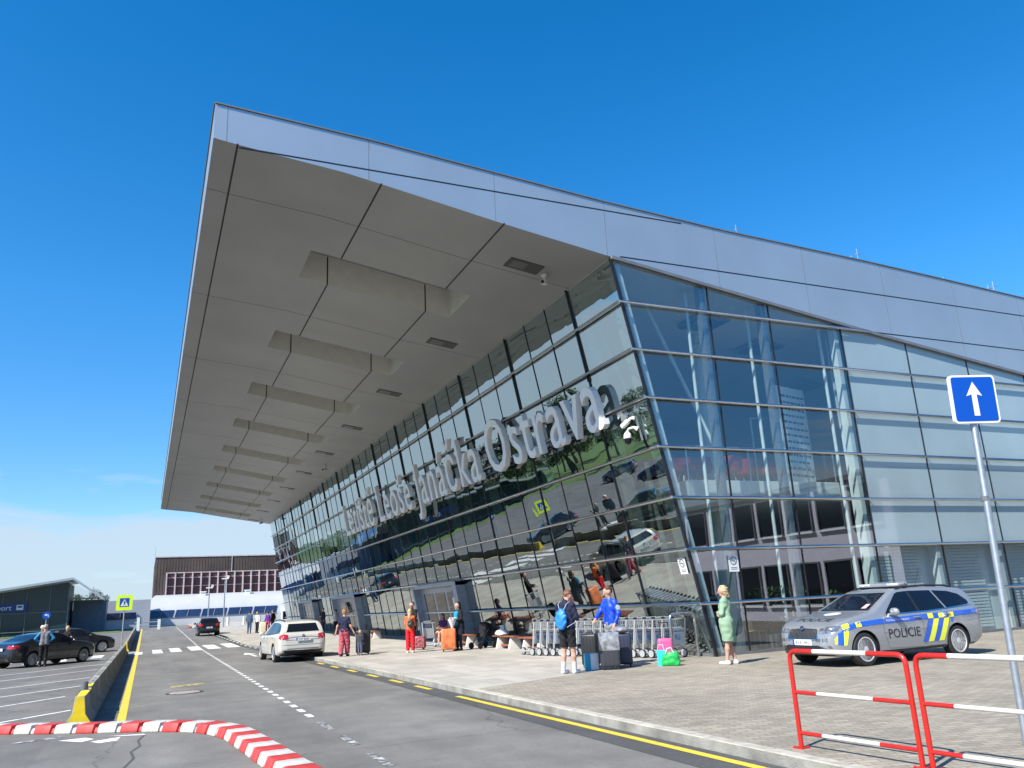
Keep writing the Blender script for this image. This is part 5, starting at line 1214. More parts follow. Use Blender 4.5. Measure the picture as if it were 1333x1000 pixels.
    if shoes:
        for sd in 'LR':
            an = V3['an' + sd]; a = an + np.array([-.035, 0, -.045]); b = ft[sd] + np.array([.04, 0, -.002])
            zf = min(a[2], b[2]) - .042
            blob('shoe', [('c', a, b, .044, .038), ('c', an, a + [.03, 0, 0], .043, .045)], shoes, t, s, .02, res, lambda P_: zf + .004 - P_[..., 2])
    return t
BLOND, BROWNH, DARKH, GING = (mat(n, c, .6, var=.3, scale=20) for n, c in (('blond_hair', (.42, .31, .17)), ('brown_hair', (.09, .04, .02)), ('dark_hair', (.02, .015, .012)), ('ginger_hair', (.45, .20, .05))))
WHITE = cloth('white', (.72, .72, .70)); SNEAK = mat('white_sneaker', (.70, .69, .67), .6, var=.1, scale=14); DSHOE = mat('dark_shoe', (.025, .022, .02), .5)
PZ = .12
# pair by the trolleys
m1 = person('man in a navy sweater and black shorts looking down, blue drawstring bag on his back', (8.55, 16.5, PZ), (.80, .45), 1.80, top=NAVY, bottom=BLACKC, hem=.55, shoes=SNEAK, socks=cloth('light_grey', (.55, .55, .56)), hair=mat('auburn_hair', (.16, .07, .035), .6, var=.3, scale=20), tophem=.95, res=.012, flare=.012,
    J=dict(head=(.10, 0, 1.615), face=(1, 0, -.75), elL=(.03, .25, 1.17), wrL=(.24, .10, 1.12), elR=(.03, -.25, 1.17), wrR=(.24, -.06, 1.12), anL=(-.05, .12, .085), anR=(.08, -.09, .085), knL=(-.0, .11, .5), knR=(.06, -.09, .5)))
t = thing('drawstring_bag', 'bright blue drawstring bag worn on the back of the man in navy', 'bag', (8.55, 16.5, PZ), math.atan2(.45, .80))
blob('bag', [('e', (-.20, .01, 1.12), (.075, .145, .19)), ('e', (-.19, .01, 1.24), (.055, .11, .12))], mat('bag_blue', (.02, .20, .62), .5, var=.15, scale=10, bump=.3, bscale=15), t, 1., .05, .012)
b = MB()
for sg in (-1, 1): b.tube([(-.17, sg * .05, 1.34), (-.13, sg * .11, 1.47), (-.02, sg * .13, 1.52), (.10, sg * .15, 1.44), (.12, sg * .19, 1.26), (.0, sg * .235, 1.08), (-.17, sg * .12, .98)], .007, 5)
b.build('cord', mat('bag_cord', (.45, .50, .58), .6), t)
BLUEJ = mat('blue_jacket', (.005, .055, .52), .5, var=.15, scale=5, bump=.35, bscale=12)
m2 = person('man in a bright blue tracksuit jacket holding a suitcase handle', (10.22, 17.42, PZ), (-.88, -.12), 1.82, top=BLUEJ, bottom=GREYC, shoes=DSHOE, hair=mat('short_brown_hair', (.06, .03, .018), .6, var=.3, scale=20), tophem=.86, res=.012, g=1.04,
    J=dict(face=(.94, -.34, -.22), elL=(-.02, .29, 1.16), wrL=(.10, .27, .93), elR=(.12, -.25, 1.19), wrR=(.33, -.14, 1.06)))
b = MB(); b.bar((.16, -.02, .96), (.145, -.01, 1.44), .014, .008, 0); b.build('zip', BLUEJ, m2)
b = MB(); b.lathe([(.062, 0), (.062, .008), (0, .01)], 18, 0, T=Matrix.Translation((0.0, .262 + .05, 1.33)) @ Matrix.Rotation(-pi / 2, 4, 'X')); b.bar((-.03, .275, .93), (-.02, .262, 1.2), .012, .035, 0); b.build('sleeve_badge', 'sign_white', m2)
m3 = person('blond woman in a long sage green dress with folded arms by the glass corner', (11.98, 15.3, PZ), (-.62, .78), 1.69, fem=True, dress=cloth('sage', (.25, .37, .25), .08, 3), hem=.52, shoes=mat('pale_shoe', (.72, .62, .58), .6), hair=BLOND, hairlen=.05, res=.012, g=1.28,
    J=dict(elL=(.05, .225, 1.14), wrL=(.19, -.02, 1.17), elR=(.05, -.225, 1.14), wrR=(.17, .05, 1.11), haL=(.17, -.09, 1.19), haR=(.14, .12, 1.11), face=(1, .25, -.1), anL=(.06, .10, .085), anR=(-.08, -.09, .085)))
# suitcases and bags by the pair
def suitcase(lab, pos, rz, w, d, h, m, trim='black', handle=.0, wrap=False, cat='suitcase'):
    t = thing('suitcase', lab, cat, pos, rz)
    b = MB(); b.box(-d / 2, d / 2, -w / 2, w / 2, .06, h); so_ = b.build('shell', m, t, bevel=min(.05, d * .22), seg=3)
    bm = bmesh.new(); bm.from_mesh(so_.data)
    for x in (-d / 2 - .005, d / 2 - .003):           # raised ribs on both faces of the shell
        for i in range(4): y = -w * .3 + w * .2 * i; bmesh.ops.create_cube(bm, size=1, matrix=Matrix.Translation((x + .004, y, (h + .04) / 2)) @ Matrix.Diagonal((.008, .024, h - .2, 1)))
    bm.to_mesh(so_.data); bm.free()
    for x in (-d * .32, d * .32):
        for y in (-w * .36, w * .36): b = MB(); b.tube([(x, y - .015, .035), (x, y + .015, .035)], .034, 10); b.box(x - .02, x + .02, y - .022, y + .022, .04, .07); b.build('wheel', 'rubber', t)
    b = MB(); b.tube([(0, -.08, h), (0, -.08, h + .035), (0, .08, h + .035), (0, .08, h)], .012, 6); b.build('carry_handle', trim, t)
    if handle: b = MB(); b.tube([(-d * .3, -.1, h - .02), (-d * .3, -.1, h + handle)], .009, 6); b.tube([(-d * .3, .1, h - .02), (-d * .3, .1, h + handle)], .009, 6); b.tube([(-d * .3, -.12, h + handle), (-d * .3, .12, h + handle)], .016, 6); b.build('pull_handle', trim, t)
    if wrap:
        b = MB(); b.box(-d / 2 - .012, d / 2 + .012, -w / 2 - .012, w / 2 + .012, h * .52, h + .025); o = b.build('film_wrap', MATS.get('film') or mat('film', (.24, .25, .27), .15, var=.5, scale=9, coat=.6, bump=.9, bscale=9), t, bevel=.03)
    return t
DG = mat('charcoal_shell', (.045, .045, .055), .4, var=.12); DB = mat('navy_shell', (.025, .03, .055), .45, var=.15)
suitcase('tall black suitcase standing behind the turquoise box', (9.66, 17.5, PZ), R(40), .40, .26, .76, 'black', handle=.2)
suitcase('charcoal suitcase half wrapped in clear film, in front of the man in blue', (9.66, 16.62, PZ), R(62), .44, .28, .78, DG, wrap=True)
suitcase('dark navy suitcase with clear film on its top, right of the charcoal one', (10.22, 16.98, PZ), R(58), .44, .28, .74, DB, wrap=False)
t = thing('wrapped_bag', 'grey bag under clear film lying on top of the dark navy suitcase', 'bag', (10.22, 16.98, PZ + .76)); blob('bag', [('e', (0, 0, .06), (.17, .2, .08)), ('e', (.02, .08, .09), (.12, .1, .07))], MATS['film'], t, 1., .04, .014)
t = thing('turquoise_box', 'turquoise and white carton standing in front of the black suitcase', 'box', (9.34, 16.95, PZ), R(-20)); b = MB(); b.box(-.02, .17, -.1, .1, 0, .36, 1); b.box(-.14, -.021, -.1, .1, 0, .36, 0); b.build('carton', [mat('turquoise', (.02, .32, .48), .5), 'sign_white'], t, bevel=.006); b = MB(); b.box(-.14, .17, -.004, .004, .361, .365); b.build('tape', 'white_plastic', t)
pk = mat('pink_shell', (.80, .10, .26), .5, var=.15, scale=8)
suitcase('small pink suitcase with a raised black handle beside the green bag', (11.42, 17.0, PZ), R(60), .34, .22, .56, pk, handle=.36)
t = thing('turquoise_bag', 'small turquoise paper bag in front of the pink suitcase', 'bag', (10.9, 16.42, PZ), R(-35)); b = MB(); b.hexa([(-.09, -.06, 0), (.09, -.06, 0), (.09, .06, 0), (-.09, .06, 0)], [(-.10, -.07, .34), (.10, -.07, .34), (.10, .07, .34), (-.10, .07, .34)]); b.build('bag', mat('cyan_paper', (.03, .50, .55), .5), t); b = MB(); b.tube([(-.08, -.06, .34), (-.05, -.06, .46), (.05, -.06, .46), (.08, -.06, .34)], .008, 5); b.build('handle', 'sign_white', t)
t = thing('green_bag', 'bright green shopping bag sagging on the pavers beside the pink suitcase', 'bag', (11.0, 16.2, PZ), R(-40)); blob('bag', [('e', (0, 0, .15), (.20, .12, .15)), ('c', (-.12, 0, .06), (.12, 0, .06), .09, .09), ('e', (.05, 0, .25), (.12, .09, .07))], mat('green_bag', (.015, .40, .08), .45, var=.25, scale=9, bump=.8, bscale=10), t, 1., .05, .012, lambda P_: .004 - P_[..., 2]); b = MB(); b.tube([(-.1, -.09, .27), (-.06, -.09, .38), (.03, -.09, .40), (.09, -.09, .28)], .012, 6); b.build('handle', 'sign_white', t)
# middle distance
R2 = .018
person('fair haired girl in an orange top and red trousers seen from behind', (8.87, 29.5, PZ), (.45, .85), 1.53, fem=True, top=cloth('orange', (.70, .14, .04)), bottom=cloth('scarlet', (.62, .02, .03)), shoes=SNEAK, hair=BLOND, hairlen=.18, res=R2, tophem=.88, flare=.015, J=dict(elL=(.05, .2, 1.15), wrL=(.22, .08, 1.2), elR=(.04, -.2, 1.13), wrR=(.2, -.1, 1.1)))
t = thing('small_backpack', 'small black backpack worn by the girl in orange', 'backpack', (8.87, 29.5, PZ), math.atan2(.85, .45)); blob('bag', [('e', (-.16, -.05, 1.02), (.07, .12, .15)), ('e', (-.19, -.05, .96), (.05, .1, .08))], 'black', t, 1., .03, .016); b = MB(); b.tube([(-.12, -.1, 1.15), (-.02, -.13, 1.28), (.07, -.12, 1.15)], .014, 5); b.build('strap', 'black', t)
person('woman in a navy top and wide red patterned trousers walking away', (6.62, 30.2, PZ), (.55, .83), 1.62, fem=True, top=NAVY, sleeves='short', bottom=mat('cloth_red_pattern', (.40, .07, .10), .85, var=.75, scale=26), shoes=DSHOE, hair=GING, bun=True, res=R2, g=1.12, flare=.035, tophem=.90, J=dict(elL=(-.05, .28, 1.14), wrL=(-.05, .33, .93), elR=(.0, -.27, 1.13), wrR=(.06, -.36, .93), anL=(-.16, .09, .10), anR=(.16, -.06, .085), knL=(-.02, .1, .5), knR=(.12, -.08, .5)))
person('blond toddler in a dark jacket with yellow sleeves held by the hand', (7.12, 29.9, PZ), (.4, .9), .88, top=cloth('dark_yellow', (.05, .05, .06)), bottom=cloth('greyblue', (.10, .11, .16)), shoes=mat('tan_shoe', (.40, .26, .13), .6), hair=BLOND, res=.02, g=1.3, child=True, tophem=.86, J=dict(head=(.02, 0, 1.62), elL=(.0, .25, 1.2), wrL=(.02, .32, 1.38)))
suitcase('tall black suitcase standing beside the toddler', (7.45, 30.8, PZ), R(70), .52, .32, .86, 'black')
w7 = person('dark haired woman in a black coat and turquoise shirt holding flowers', (10.45, 28.7, PZ), (-.93, -.3), 1.68, fem=True, top=BLACKC, bottom=NAVY, shoes=DSHOE, hair=DARKH, hairlen=.03, bun='tail', res=R2, g=1.1, tophem=.62, J=dict(elL=(.04, .24, 1.16), wrL=(.26, .10, 1.10), elR=(-.02, -.22, 1.14), wrR=(.10, -.2, .92), face=(1, 0, -.05)))
blob('shirt', [('c', (.075, .02, 1.36), (.085, .02, 1.0), .095, .095), ('c', (.075, -.02, 1.36), (.085, -.02, 1.0), .095, .095)], cloth('turquoise', (.01, .28, .45)), w7, 1.68 / 1.78, .03, R2)
blob('coat', [('c', (-.05, .09, 1.0), (-.05, .10, .62), .125, .135), ('c', (-.05, -.09, 1.0), (-.05, -.10, .62), .125, .135)], BLACKC, w7, 1.68 / 1.78, .04, R2, lambda P_: .58 - P_[..., 2])
t = thing('flower_bunch', 'pale bunch of flowers in paper held by the dark haired woman', 'flowers', (10.16, 28.55, PZ + .72)); b = MB(); b.lathe([(.03, 0), (.07, .15), (.15, .34), (.16, .38), (0, .3)], 12, 0)
for i in range(26): a = rng.random() * 6.28; r_ = .15 * math.sqrt(rng.random()); b.lathe([(0, -.03), (.03, 0), (0, .03)], 6, 1 + i % 2, T=Matrix.Translation((r_ * cos(a), r_ * sin(a), .37 + .05 * rng.random())))
b.build('bunch', [mat('flower_paper', (.62, .60, .64), .6, var=.2, scale=12), 'sign_white', mat('lilac_flower', (.50, .38, .52), .7)], t)
osu = mat('orange_shell', (.72, .20, .07), .4, var=.35, scale=5, var2=.2, scale2=3)
suitcase('big orange patterned suitcase in front of the dark haired woman', (10.0, 28.55, PZ), R(75), .52, .30, .78, osu, handle=.0)
sit = dict(sit=(0, 0, 0), head=(.08, 0, 1.20), neck=(.04, 0, 1.04), ch=(.02, 0, .88), wa=(-.02, 0, .66), hp=(-.04, 0, .53), shL=(.02, .155, .97), shR=(.02, -.155, .97), elL=(.02, .21, .72), elR=(.05, -.21, .72), wrL=(.24, .12, .70), wrR=(.27, -.1, .72), hiL=(.02, .09, .52), hiR=(.02, -.09, .52), knL=(.42, .10, .50), knR=(.42, -.10, .50), anL=(.44, .10, .085), anR=(.40, -.10, .085))
person('seated woman in a purple top and pale pink shorts on the bench', (11.7, 34.0, PZ), (-.85, -.5), 1.7, fem=True, top=cloth('purple', (.10, .03, .13)), sleeves='short', bottom=cloth('pink', (.75, .42, .42)), hem=.45, shoes=SNEAK, hair=BROWNH, hairlen=.12, res=R2, J=sit)
person('person in dark clothes and a black cap behind the lone trolley', (10.2, 33.6, PZ), (-.8, -.5), 1.8, top=BLACKC, bottom=BLACKC, shoes=DSHOE, hair=DARKH, res=R2, J=dict(elL=(.06, .24, 1.18), wrL=(.28, .12, 1.08), elR=(.06, -.24, 1.18), wrR=(.28, -.12, 1.08)))
suitcase('tilted red and white striped bag beside the girl in red trousers', (9.7, 31.2, PZ), R(60), .55, .32, .5, mat('striped_bag', (.30, .08, .09), .6, var=.9, scale=14), cat='bag')
t = thing('pushchair', 'black folded pushchair between the dark haired woman and the bench', 'pushchair', (11.5, 28.9, PZ), R(200))
b = MB()
for sy in (-.22, .22): b.tube([(-.3, sy, .95), (.1, sy, .5), (.4, sy, .12)], .018, 6); b.tube([(.25, sy, .7), (-.3, sy, .12)], .018, 6)
b.tube([(-.3, -.22, .95), (-.3, .22, .95)], .02, 6); b.build('frame', 'black', t)
b = MB(); b.hexa([(-.2, -.2, .4), (.2, -.2, .4), (.2, .2, .4), (-.2, .2, .4)], [(-.28, -.21, .85), (.0, -.21, .95), (.0, .21, .95), (-.28, .21, .85)]); b.build('seat', BLACKC, t, bevel=.05)
for x in (-.3, .4):
    for sy in (-.25, .25): b = MB(); b.lathe([(.09, -.02), (.12, -.015), (.12, .015), (.09, .02)], 14, T=Matrix.Translation((x, sy, .12)) @ Matrix.Rotation(pi / 2, 4, 'X')); b.build('wheel', 'rubber', t)
# far group and car park people
for lab, x, y, hd_, tp, bt, hr, fem in (('person in a dark blue jacket and jeans, leftmost of the far group', 7.75, 70.5, (.3, 1), cloth('slate', (.06, .10, .17)), cloth('jeans', (.05, .09, .17)), DARKH, False), ('person in a white top and black trousers in the far group', 8.35, 70.5, (.8, .4), WHITE, BLACKC, BLOND, True),
        ('person in a purple jacket and pink trousers in the far group', 9.15, 70.2, (.1, 1), cloth('violet', (.13, .04, .26)), cloth('rose', (.62, .09, .17)), DARKH, True), ('person in black, rightmost of the far group', 9.65, 71, (-.6, .6), BLACKC, BLACKC, DARKH, False),
        ('person in dark clothes standing by the far doors above the white car', 12.2, 63, (-1, -.3), BLACKC, NAVY, DARKH, False), ('person in a white jacket by the far doors above the white car', 12.0, 57.5, (-.6, .7), WHITE, BLACKC, DARKH, True)):
    person(lab, (x, y, PZ + gz(y)), hd_, 1.66 if fem else 1.76, fem=fem, top=tp, bottom=bt, shoes=DSHOE, hair=hr, res=.026)
suitcase('cream suitcase standing within the far group of travellers', (8.75, 70, PZ + gz(70)), R(80), .5, .3, .85, mat('cream_shell', (.60, .55, .42), .5)); suitcase('light blue suitcase standing within the far group of travellers', (8.95, 71, PZ + gz(71)), R(80), .45, .3, .95, mat('light_blue_shell', (.25, .40, .50), .5))
person('grey haired man in a grey and blue vest, hands on hips, beside the black saloon', (-3.95, 41.9, 0), (-.1, 1), 1.76, top=cloth('vest_grey', (.20, .20, .22)), bottom=BLACKC, shoes=DSHOE, hair=mat('grey_hair', (.34, .31, .29), .7, var=.2, scale=20), res=R2, sleeves='none', J=dict(elL=(-.04, .36, 1.2), wrL=(.03, .17, 1.04), elR=(-.04, -.36, 1.2), wrR=(.03, -.17, 1.04)))
t = [o for o in bpy.data.objects if o.get('label', '').startswith('grey haired man')][0]
blob('sleeves', [('c', (-.01, .185, 1.42), (-.04, .36, 1.2), .066, .056), ('c', (-.04, .36, 1.2), (.02, .2, 1.06), .055, .045)], cloth('sky', (.03, .22, .42)), t, 1.76 / 1.78, .02, R2); blob('sleeves', [('c', (-.01, -.185, 1.42), (-.04, -.36, 1.2), .066, .056), ('c', (-.04, -.36, 1.2), (.02, -.2, 1.06), .055, .045)], MATS['cloth_sky'], t, 1.76 / 1.78, .02, R2)
person('blond woman in a black top between the two dark cars', (-3.6, 48.9, 0), (-.3, -1), 1.66, fem=True, top=BLACKC, sleeves='short', bottom=BLACKC, shoes=DSHOE, hair=BLOND, hairlen=.1, res=.022, J=dict(elL=(.04, .24, 1.16), wrL=(.2, .1, 1.05)))
person('person in a white cap and dark jacket behind the black saloon', (-4.8, 49.4, 0), (.6, -.8), 1.74, top=NAVY, bottom=BLACKC, shoes=DSHOE, hair=WHITE, res=.022)
# ------------------------------------------------------------------ far buildings
B0 = (10, 128, gz(128))
hall = thing('silver_hall', 'long low silver hall with a curved roof and slanted dark blue windows', 'building', B0)
def hp_(mb, n, m, root=hall, **k): return mb.build(n, m, root, off=B0, **k)
prof = [(.0, .6), (0, 2.0), (.25, 3.0), (.8, 3.9), (1.6, 4.6), (2.8, 5.1), (4.4, 5.35), (9, 5.4)]
endx = [-.47, -.46, -.2, .1, .5, .95, 1.2, 1.2]
b = MB()
for (ya, za), (yb, zb), xa, xb in zip(prof, prof[1:], endx, endx[1:]):
    for x0 in np.arange(0, 40, 2.0):
        a0 = xa if x0 == 0 else x0; b0 = xb if x0 == 0 else x0
        b.quad((a0, 128 + ya, za), (x0 + 2, 128 + ya, za), (x0 + 2, 128 + yb, zb), (b0, 128 + yb, zb))
b.add([(x, 128 + y, z) for (y, z), x in zip(prof, endx)] + [(1.2, 137, .6)], [tuple(range(len(prof) + 1))])
wl = hp_(b, 'wall', 'silver_clad', smooth=True)
for i in range(5):
    xa = .25 + i * 3.56; xb = xa + 3.3
    b = MB(); b.add([(xa, 127.96, 2.12), (xb, 127.96, 2.12), (xb + .25, 128.2, 3.12), (xa + .25, 128.2, 3.12)], [(0, 1, 2, 3)]); w = hp_(b, 'window', 'blue_glass')
    b = MB(); b.bar((xa + 1.65, 127.93, 2.12), (xa + 1.9, 128.17, 3.12), .07, .06); b.bar((xa - .1, 127.94, 2.1), (xb + .1, 127.94, 2.1), .06, .06); hp_(b, 'frame', 'trim', w)
b = MB(); b.box(18.6, 19.7, 127.9, 128.4, .6, 2.9); d = hp_(b, 'door', 'white_wall'); b = MB(); b.box(18.8, 19.5, 127.88, 127.9, .9, 2.2); hp_(b, 'pane', 'dark_glass', d)
for i, x in enumerate((7.3, 13.6)): b = MB(); b.box(x, x + .7, 130.5, 131.2, 5.0, 5.5); b.box(x - .1, x + .8, 130.4, 131.3, 5.5, 5.62); hp_(b, 'roof_vent', 'white_wall')
b = MB(); b.hexa([(-12, 122, .5), (.6, 124.5, .5), (.6, 124.8, .5), (-12, 122.3, .5)], [(-12, 122.2, 4.55), (.6, 124.7, 4.65), (.6, 128, 4.7), (-12, 126, 4.6)]); hp_(b, 'side_wing', 'silver_clad')
b = MB(); b.hexa([(-5.0, 123.25, 2.15), (-1.1, 124.03, 2.15), (-1.1, 124.1, 2.15), (-5, 123.3, 2.15)], [(-5.0, 123.3, 3.0), (-1.1, 124.08, 3.0), (-1.1, 124.2, 3.0), (-5, 123.4, 3.0)]); w = hp_(b, 'window', 'blue_glass'); b = MB(); b.box(-3.1, -3.0, 123.55, 123.7, 2.15, 3.0); hp_(b, 'frame', 'trim', w)
br_ = thing('brown_hall', 'tall brown metal clad hall with a pale grid of glazing behind the silver hall', 'building', (10, 135, 1))
B1 = (10, 135, 1)
b = MB(); b.box(.9, 44, 135, 160, .5, 10.95)
wl = b.build('wall', 'brown_clad', br_, off=B1)
b = MB()
for x in np.arange(1.2, 44, .42): b.box(x, x + .05, 134.96, 135, 5, 10.9)
b.build('cladding_rib', 'brown_clad', br_, off=B1)
b = MB(); b.box(.8, 44, 134.9, 135.2, 10.95, 11.1); b.tube([(11.9, 134.9, 8.7), (11.9, 134.9, 11)], .06, 6); b.tube([(.8, 135, 11), (.8, 135, 12.6)], .04, 5); b.build('roof_edge', 'mauve', br_, off=B1)
for i in range(16):
    x = 2.6 + i * 1.22
    b = MB(); b.quad((x, 134.93, 5.2), (x + 1.22, 134.93, 5.2), (x + 1.22, 134.93, 8.62), (x, 134.93, 8.62)); b.build('window', 'maroon', br_, off=B1)
    b = MB(); b.box(x - .09, x + .09, 134.4, 134.92, 5.2, 8.7); b.box(x + .09, x + 1.13, 134.8, 134.92, 8.56, 8.70)
    for z in (7.9, 6.65): b.box(x + .09, x + 1.13, 134.85, 134.92, z - .05, z + .05)
    b.build('glazing_frame', 'mauve', br_, off=B1)
# station building on the left
B2 = (-12, 112, gz(112))
stn = thing('station_building', 'low dark glass building with a pitched roof and a blue Airport sign', 'building', B2)
def sp_(mb, n, m, root=stn, **k): return mb.build(n, m, root, off=B2, **k)
b = MB(); rp = [(-34, 1.2 + 2.2), (-8.05, 7.18), (-4.72, 4.72), (-4.78, 4.50), (-8.05, 6.92), (-34, 3.1)]
b.prism(rp, lambda u, v: (u, 110.4, v), lambda u, v: (u, 121.5, v)); sp_(b, 'roof', 'fascia')
b = MB(); b.add([(-33, 112.2, .6), (-8.6, 112.2, .6), (-8.6, 112.2, 6.72), (-33, 112.2, 3.2)], [(0, 1, 2, 3)]); sp_(b, 'glass_front', mat('teal_glass', (.012, .04, .05), .06, spec=.35))
b = MB(); b.quad((-8.6, 112.2, .6), (-8.6, 121, .6), (-8.6, 121, 6.6), (-8.6, 112.2, 6.6)); sp_(b, 'side_wall', mat('blue_shade_tint', (.10, .15, .24), .5))  # blue tint puts roof shade into the colour, low wing wall too
b = MB()
for x in np.arange(-32, -8.5, 2.4): b.box(x - .04, x + .04, 112.1, 112.19, .6, 3.2 + (x + 33) * .144)
for z in (3.3, 1.2): b.box(-32, -8.6, 112.1, 112.19, z, z + .08)
sp_(b, 'mullion', 'trim')
b = MB(); b.box(-8.55, -8.4, 112.2, 112.4, .6, 6.6); b.bar((-8.5, 112.3, 4.85), (-5.2, 112.3, 4.72), .1, .12); sp_(b, 'gable_frame', 'trim')
b = MB(); b.quad((-8.4, 112.3, 4.9), (-5.1, 112.3, 4.8), (-8.4, 112.3, 6.7)); sp_(b, 'gable_glass', 'glass_clear')
b = MB(); b.box(-18.5, -12.7, 111.9, 112.05, 3.5, 4.5, 0); put_text(b, 'Airport', .82, (-16.75, 111.88, 3.74), (1, 0, 0), (0, 0, 1), .0, 1)
b.box(-13.75, -13.05, 111.86, 111.9, 3.72, 4.3, 1); b.box(-13.62, -13.18, 111.84, 111.86, 3.98, 4.18, 0); sp_(b, 'sign', [mat('navy_sign', (.008, .03, .15), .4), 'sign_white'])
lw = thing('low_wall_wing', 'blue shaded low wall between the glass building and the silver hall', 'building', (-6.5, 117, gz(112))); b = MB(); b.box(-8.3, -4.6, 117.5, 122.5, .6, 4.55); b.build('wall', MATS['blue_shade_tint'], lw, off=(-6.5, 117, gz(112))); b = MB(); b.box(-8.4, -4.5, 117.4, 122.6, 4.55, 4.7); b.build('roof', 'trim', lw, off=(-6.5, 117, gz(112)))
# building behind the photographer's right shoulder (seen mirrored in the side glass)
B3 = (30, -5, .12); off = thing('office_building', 'two storey grey rendered office with framed windows across the forecourt', 'building', B3)
b = MB(); b.box(30, 44, -18, 9, .12, 6.5); b.build('wall', 'render', off, off=B3)
b = MB(); b.box(29.8, 44.2, -18.2, 9.2, 6.5, 6.75); b.build('roof', 'trim', off, off=B3)
for z0, z1 in ((.95, 2.85), (4.45, 6.25)):
    for i, y in enumerate(np.arange(-16.6, 8, 2.12)):
        b = MB(); b.box(29.96, 30.1, y, y + 1.62, z0, z1); w = b.build('window', 'dark_glass', off, off=B3)
        b = MB(); b.box(29.9, 30, y - .08, y, z0 - .08, z1 + .08); b.box(29.9, 30, y + 1.62, y + 1.7, z0 - .08, z1 + .08); b.box(29.9, 30, y, y + 1.62, z1, z1 + .08); b.build('frame', 'trim', w, off=B3)
        b = MB(); b.box(29.8, 30, y - .1, y + 1.72, z0 - .16, z0 - .08); b.build('sill', 'white_wall', w, off=B3)
# trees beyond the car park
def tree_proto(seed, hgt, wid):
    r_ = random.Random(seed); b = MB(); trunk = MB()
    trunk.tube([(0, 0, -.1), (.05, 0, hgt * .25), (.1, .05, hgt * .55)], [.24, .17, .09], 8)
    cl = []
    for i in range(26):
        a = r_.random() * 6.28; zz = hgt * (.30 + .66 * r_.random()); rad = wid * math.sqrt(r_.random()) * (1 - .75 * abs(zz / hgt - .52)) ; cl.append((rad * cos(a), rad * sin(a), zz, wid * (.26 + .2 * r_.random())))
        if i < 7: trunk.tube([(.05, 0, hgt * (.2 + .04 * i)), (cl[-1][0] * .5, cl[-1][1] * .5, cl[-1][2] * .85), cl[-1][:3]], [.09, .05, .02], 5)
    for (cx_, cy_, cz, cr) in cl:
        for _ in range(150):
            v = Vector((r_.gauss(0, 1), r_.gauss(0, 1), r_.gauss(0, 1))).normalized() * cr * (.55 + .5 * r_.random()); p = Vector((cx_, cy_, cz)) + Vector((v.x, v.y, v.z * .8))
            u = Vector((r_.gauss(0, 1), r_.gauss(0, 1), r_.gauss(0, .6))).normalized(); w = u.cross(Vector((r_.random() - .5, r_.random() - .5, 1))).normalized(); q = .12 + .16 * r_.random()
            b.add([p - u * q, p + w * q * .6, p + u * q, p - w * q * .6], [(0, 1, 2, 3)])
    return b, trunk
TR = []
for sd, hg, wd in ((3, 9.5, 3.4), (8, 12, 3.9), (15, 8, 3.6)):
    t = thing('tree', 'leafy tree beyond the car park', 'tree', (0, 0, 0), 0, 'trees beyond the car park'); cb, tk = tree_proto(sd, hg, wd); cb.build('crown', 'leaf', t); tk.build('trunk', 'bark', t); TR.append(t)
spots = [(-44 - 8 * rng.random() - (i % 3) * 7, 62 + i * 6.2) for i in range(30)] + [(-70 - 10 * rng.random(), 20 + i * 12) for i in range(10)] + [(-7.5 - i * 1.7, 150 + 3 * (i % 2)) for i in range(5)]
for i, (x, y) in enumerate(spots):
    o = TR[i % 3]; lab = 'leafy tree beyond the car park'
    rz_ = rng.random() * 6.28
    if i < 3: o.location = (x, y, gz(y) - .1); o.rotation_euler = (0, 0, rz_)
    else: o = dup(o, (x, y, gz(y) - .1), rz_, lab, 'trees beyond the car park')
    k_ = (.8 + .45 * rng.random()) if i < 40 else .52; o.scale = (k_, k_, k_ * (.9 + .2 * rng.random()))
mb = MB(); n_ = 60
hx = np.linspace(-900, 500, n_)
hz = 22 + 14 * np.sin(hx * .006 + 1) + 9 * np.sin(hx * .017) + 4 * np.sin(hx * .05)
for i in range(n_ - 1): mb.add([(hx[i], 1500, -2), (hx[i + 1], 1500, -2), (hx[i + 1], 1620, hz[i + 1]), (hx[i], 1620, hz[i]), (hx[i + 1], 1900, -2), (hx[i], 1900, -2)], [(0, 1, 2, 3), (3, 2, 4, 5)])
tag(mb.build('hills', 'leaf', smooth=True), kind='structure')
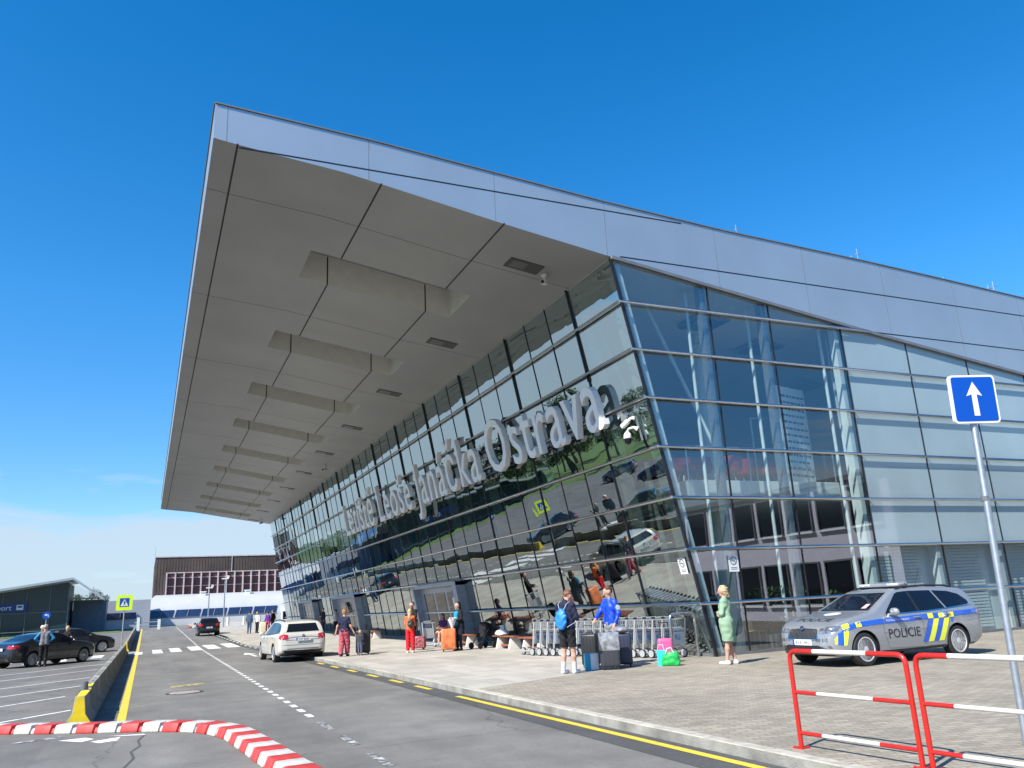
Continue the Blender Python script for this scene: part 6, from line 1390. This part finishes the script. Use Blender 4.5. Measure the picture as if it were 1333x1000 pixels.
# cafe behind the side glass: chairs, tables, plants
CH = mat('ochre_plastic', (.42, .34, .10), .5)
def chair(root, m):
    b = MB(); b.box(-.2, .2, -.2, .2, .44, .47); b.build('seat', m, root, bevel=.01)
    b = MB(); b.hexa([(-.2, .19, .47), (.2, .19, .47), (.2, .22, .47), (-.2, .22, .47)], [(-.2, .26, .9), (.2, .26, .9), (.2, .29, .9), (-.2, .29, .9)]); b.build('backrest', m, root, bevel=.01)
    for x in (-.17, .17):
        for y in (-.17, .19): b = MB(); b.tube([(x * 1.1, y * 1.1, 0), (x, y, .44)], .012, 6); b.build('leg', 'galv', root)
c1 = thing('cafe_chair', 'ochre cafe chair behind the ground floor side glass', 'chair', (14.6, 18.5, .16), 0, 'ochre chairs behind the glass'); chair(c1, CH)
for x, y, a in ((15.3, 18.3, 20), (16.9, 18.6, -30), (17.6, 18.3, 160), (18.6, 18.6, 30), (15.0, 19.4, 190)): dup(c1, (x, y, .16), R(a), None, None)
c2 = thing('lounge_chair', 'red lounge chair on the upper floor behind the side glass', 'chair', (14.2, 19.3, 4.75), 0, 'red chairs on the upper floor')
b = MB(); b.lathe([(.12, .38), (.32, .40), (.36, .50), (.38, .85), (.34, .86), (.3, .52), (0, .48)], 16); b.v = [(x, y, z if (y > -.05 or z < .55) else .55) for x, y, z in b.v]; b.build('shell', 'red_seat', c2, smooth=True)
for k_ in range(4): b = MB(); a = pi / 4 + k_ * pi / 2; b.tube([(.26 * cos(a), .26 * sin(a), 0), (.1 * cos(a), .1 * sin(a), .4)], .013, 6); b.build('leg', 'galv', c2)
for x, y in ((15.0, 19.6), (15.9, 19.3), (16.7, 19.7), (17.5, 19.4), (14.6, 21), (15.6, 21.3), (16.6, 21.2), (17.6, 21.2)): dup(c2, (x, y, 4.75), R(rng.random() * 360), None, None)
def plant(x, y, z, lab, hgt):
    t = thing('potted_plant', lab, 'plant', (x, y, z)); b = MB(); b.lathe([(.13, 0), (.18, .35), (.16, .36), (0, .33)], 12); b.build('pot', 'trim', t); b = MB()
    for i in range(240):
        a = rng.random() * 6.28; r_ = .5 * math.sqrt(rng.random()); p = Vector((r_ * cos(a), r_ * sin(a) * .6, .5 + (hgt - .5) * rng.random())); u = Vector((rng.normal(), rng.normal(), .4)).normalized(); w = u.cross(Vector((0, 0, 1))).normalized(); b.add([p, p + u * .09 + w * .04, p + u * .2, p + u * .09 - w * .04], [(0, 1, 2, 3)])
    for i in range(6): b.tube([(0, 0, .33), (.3 * cos(i), .2 * sin(i), hgt * .8)], .012, 4)
    b.build('foliage', 'leaf', t)
plant(15.7, 18.15, .16, 'leafy potted plant behind the glass beside the woman in green', 1.55); plant(16.7, 18.25, .16, 'leafy potted plant behind the glass above the police car bonnet', 1.5); plant(18.0, 18.15, .16, 'leafy potted plant behind the glass, partly hidden by the police car', 1.35)
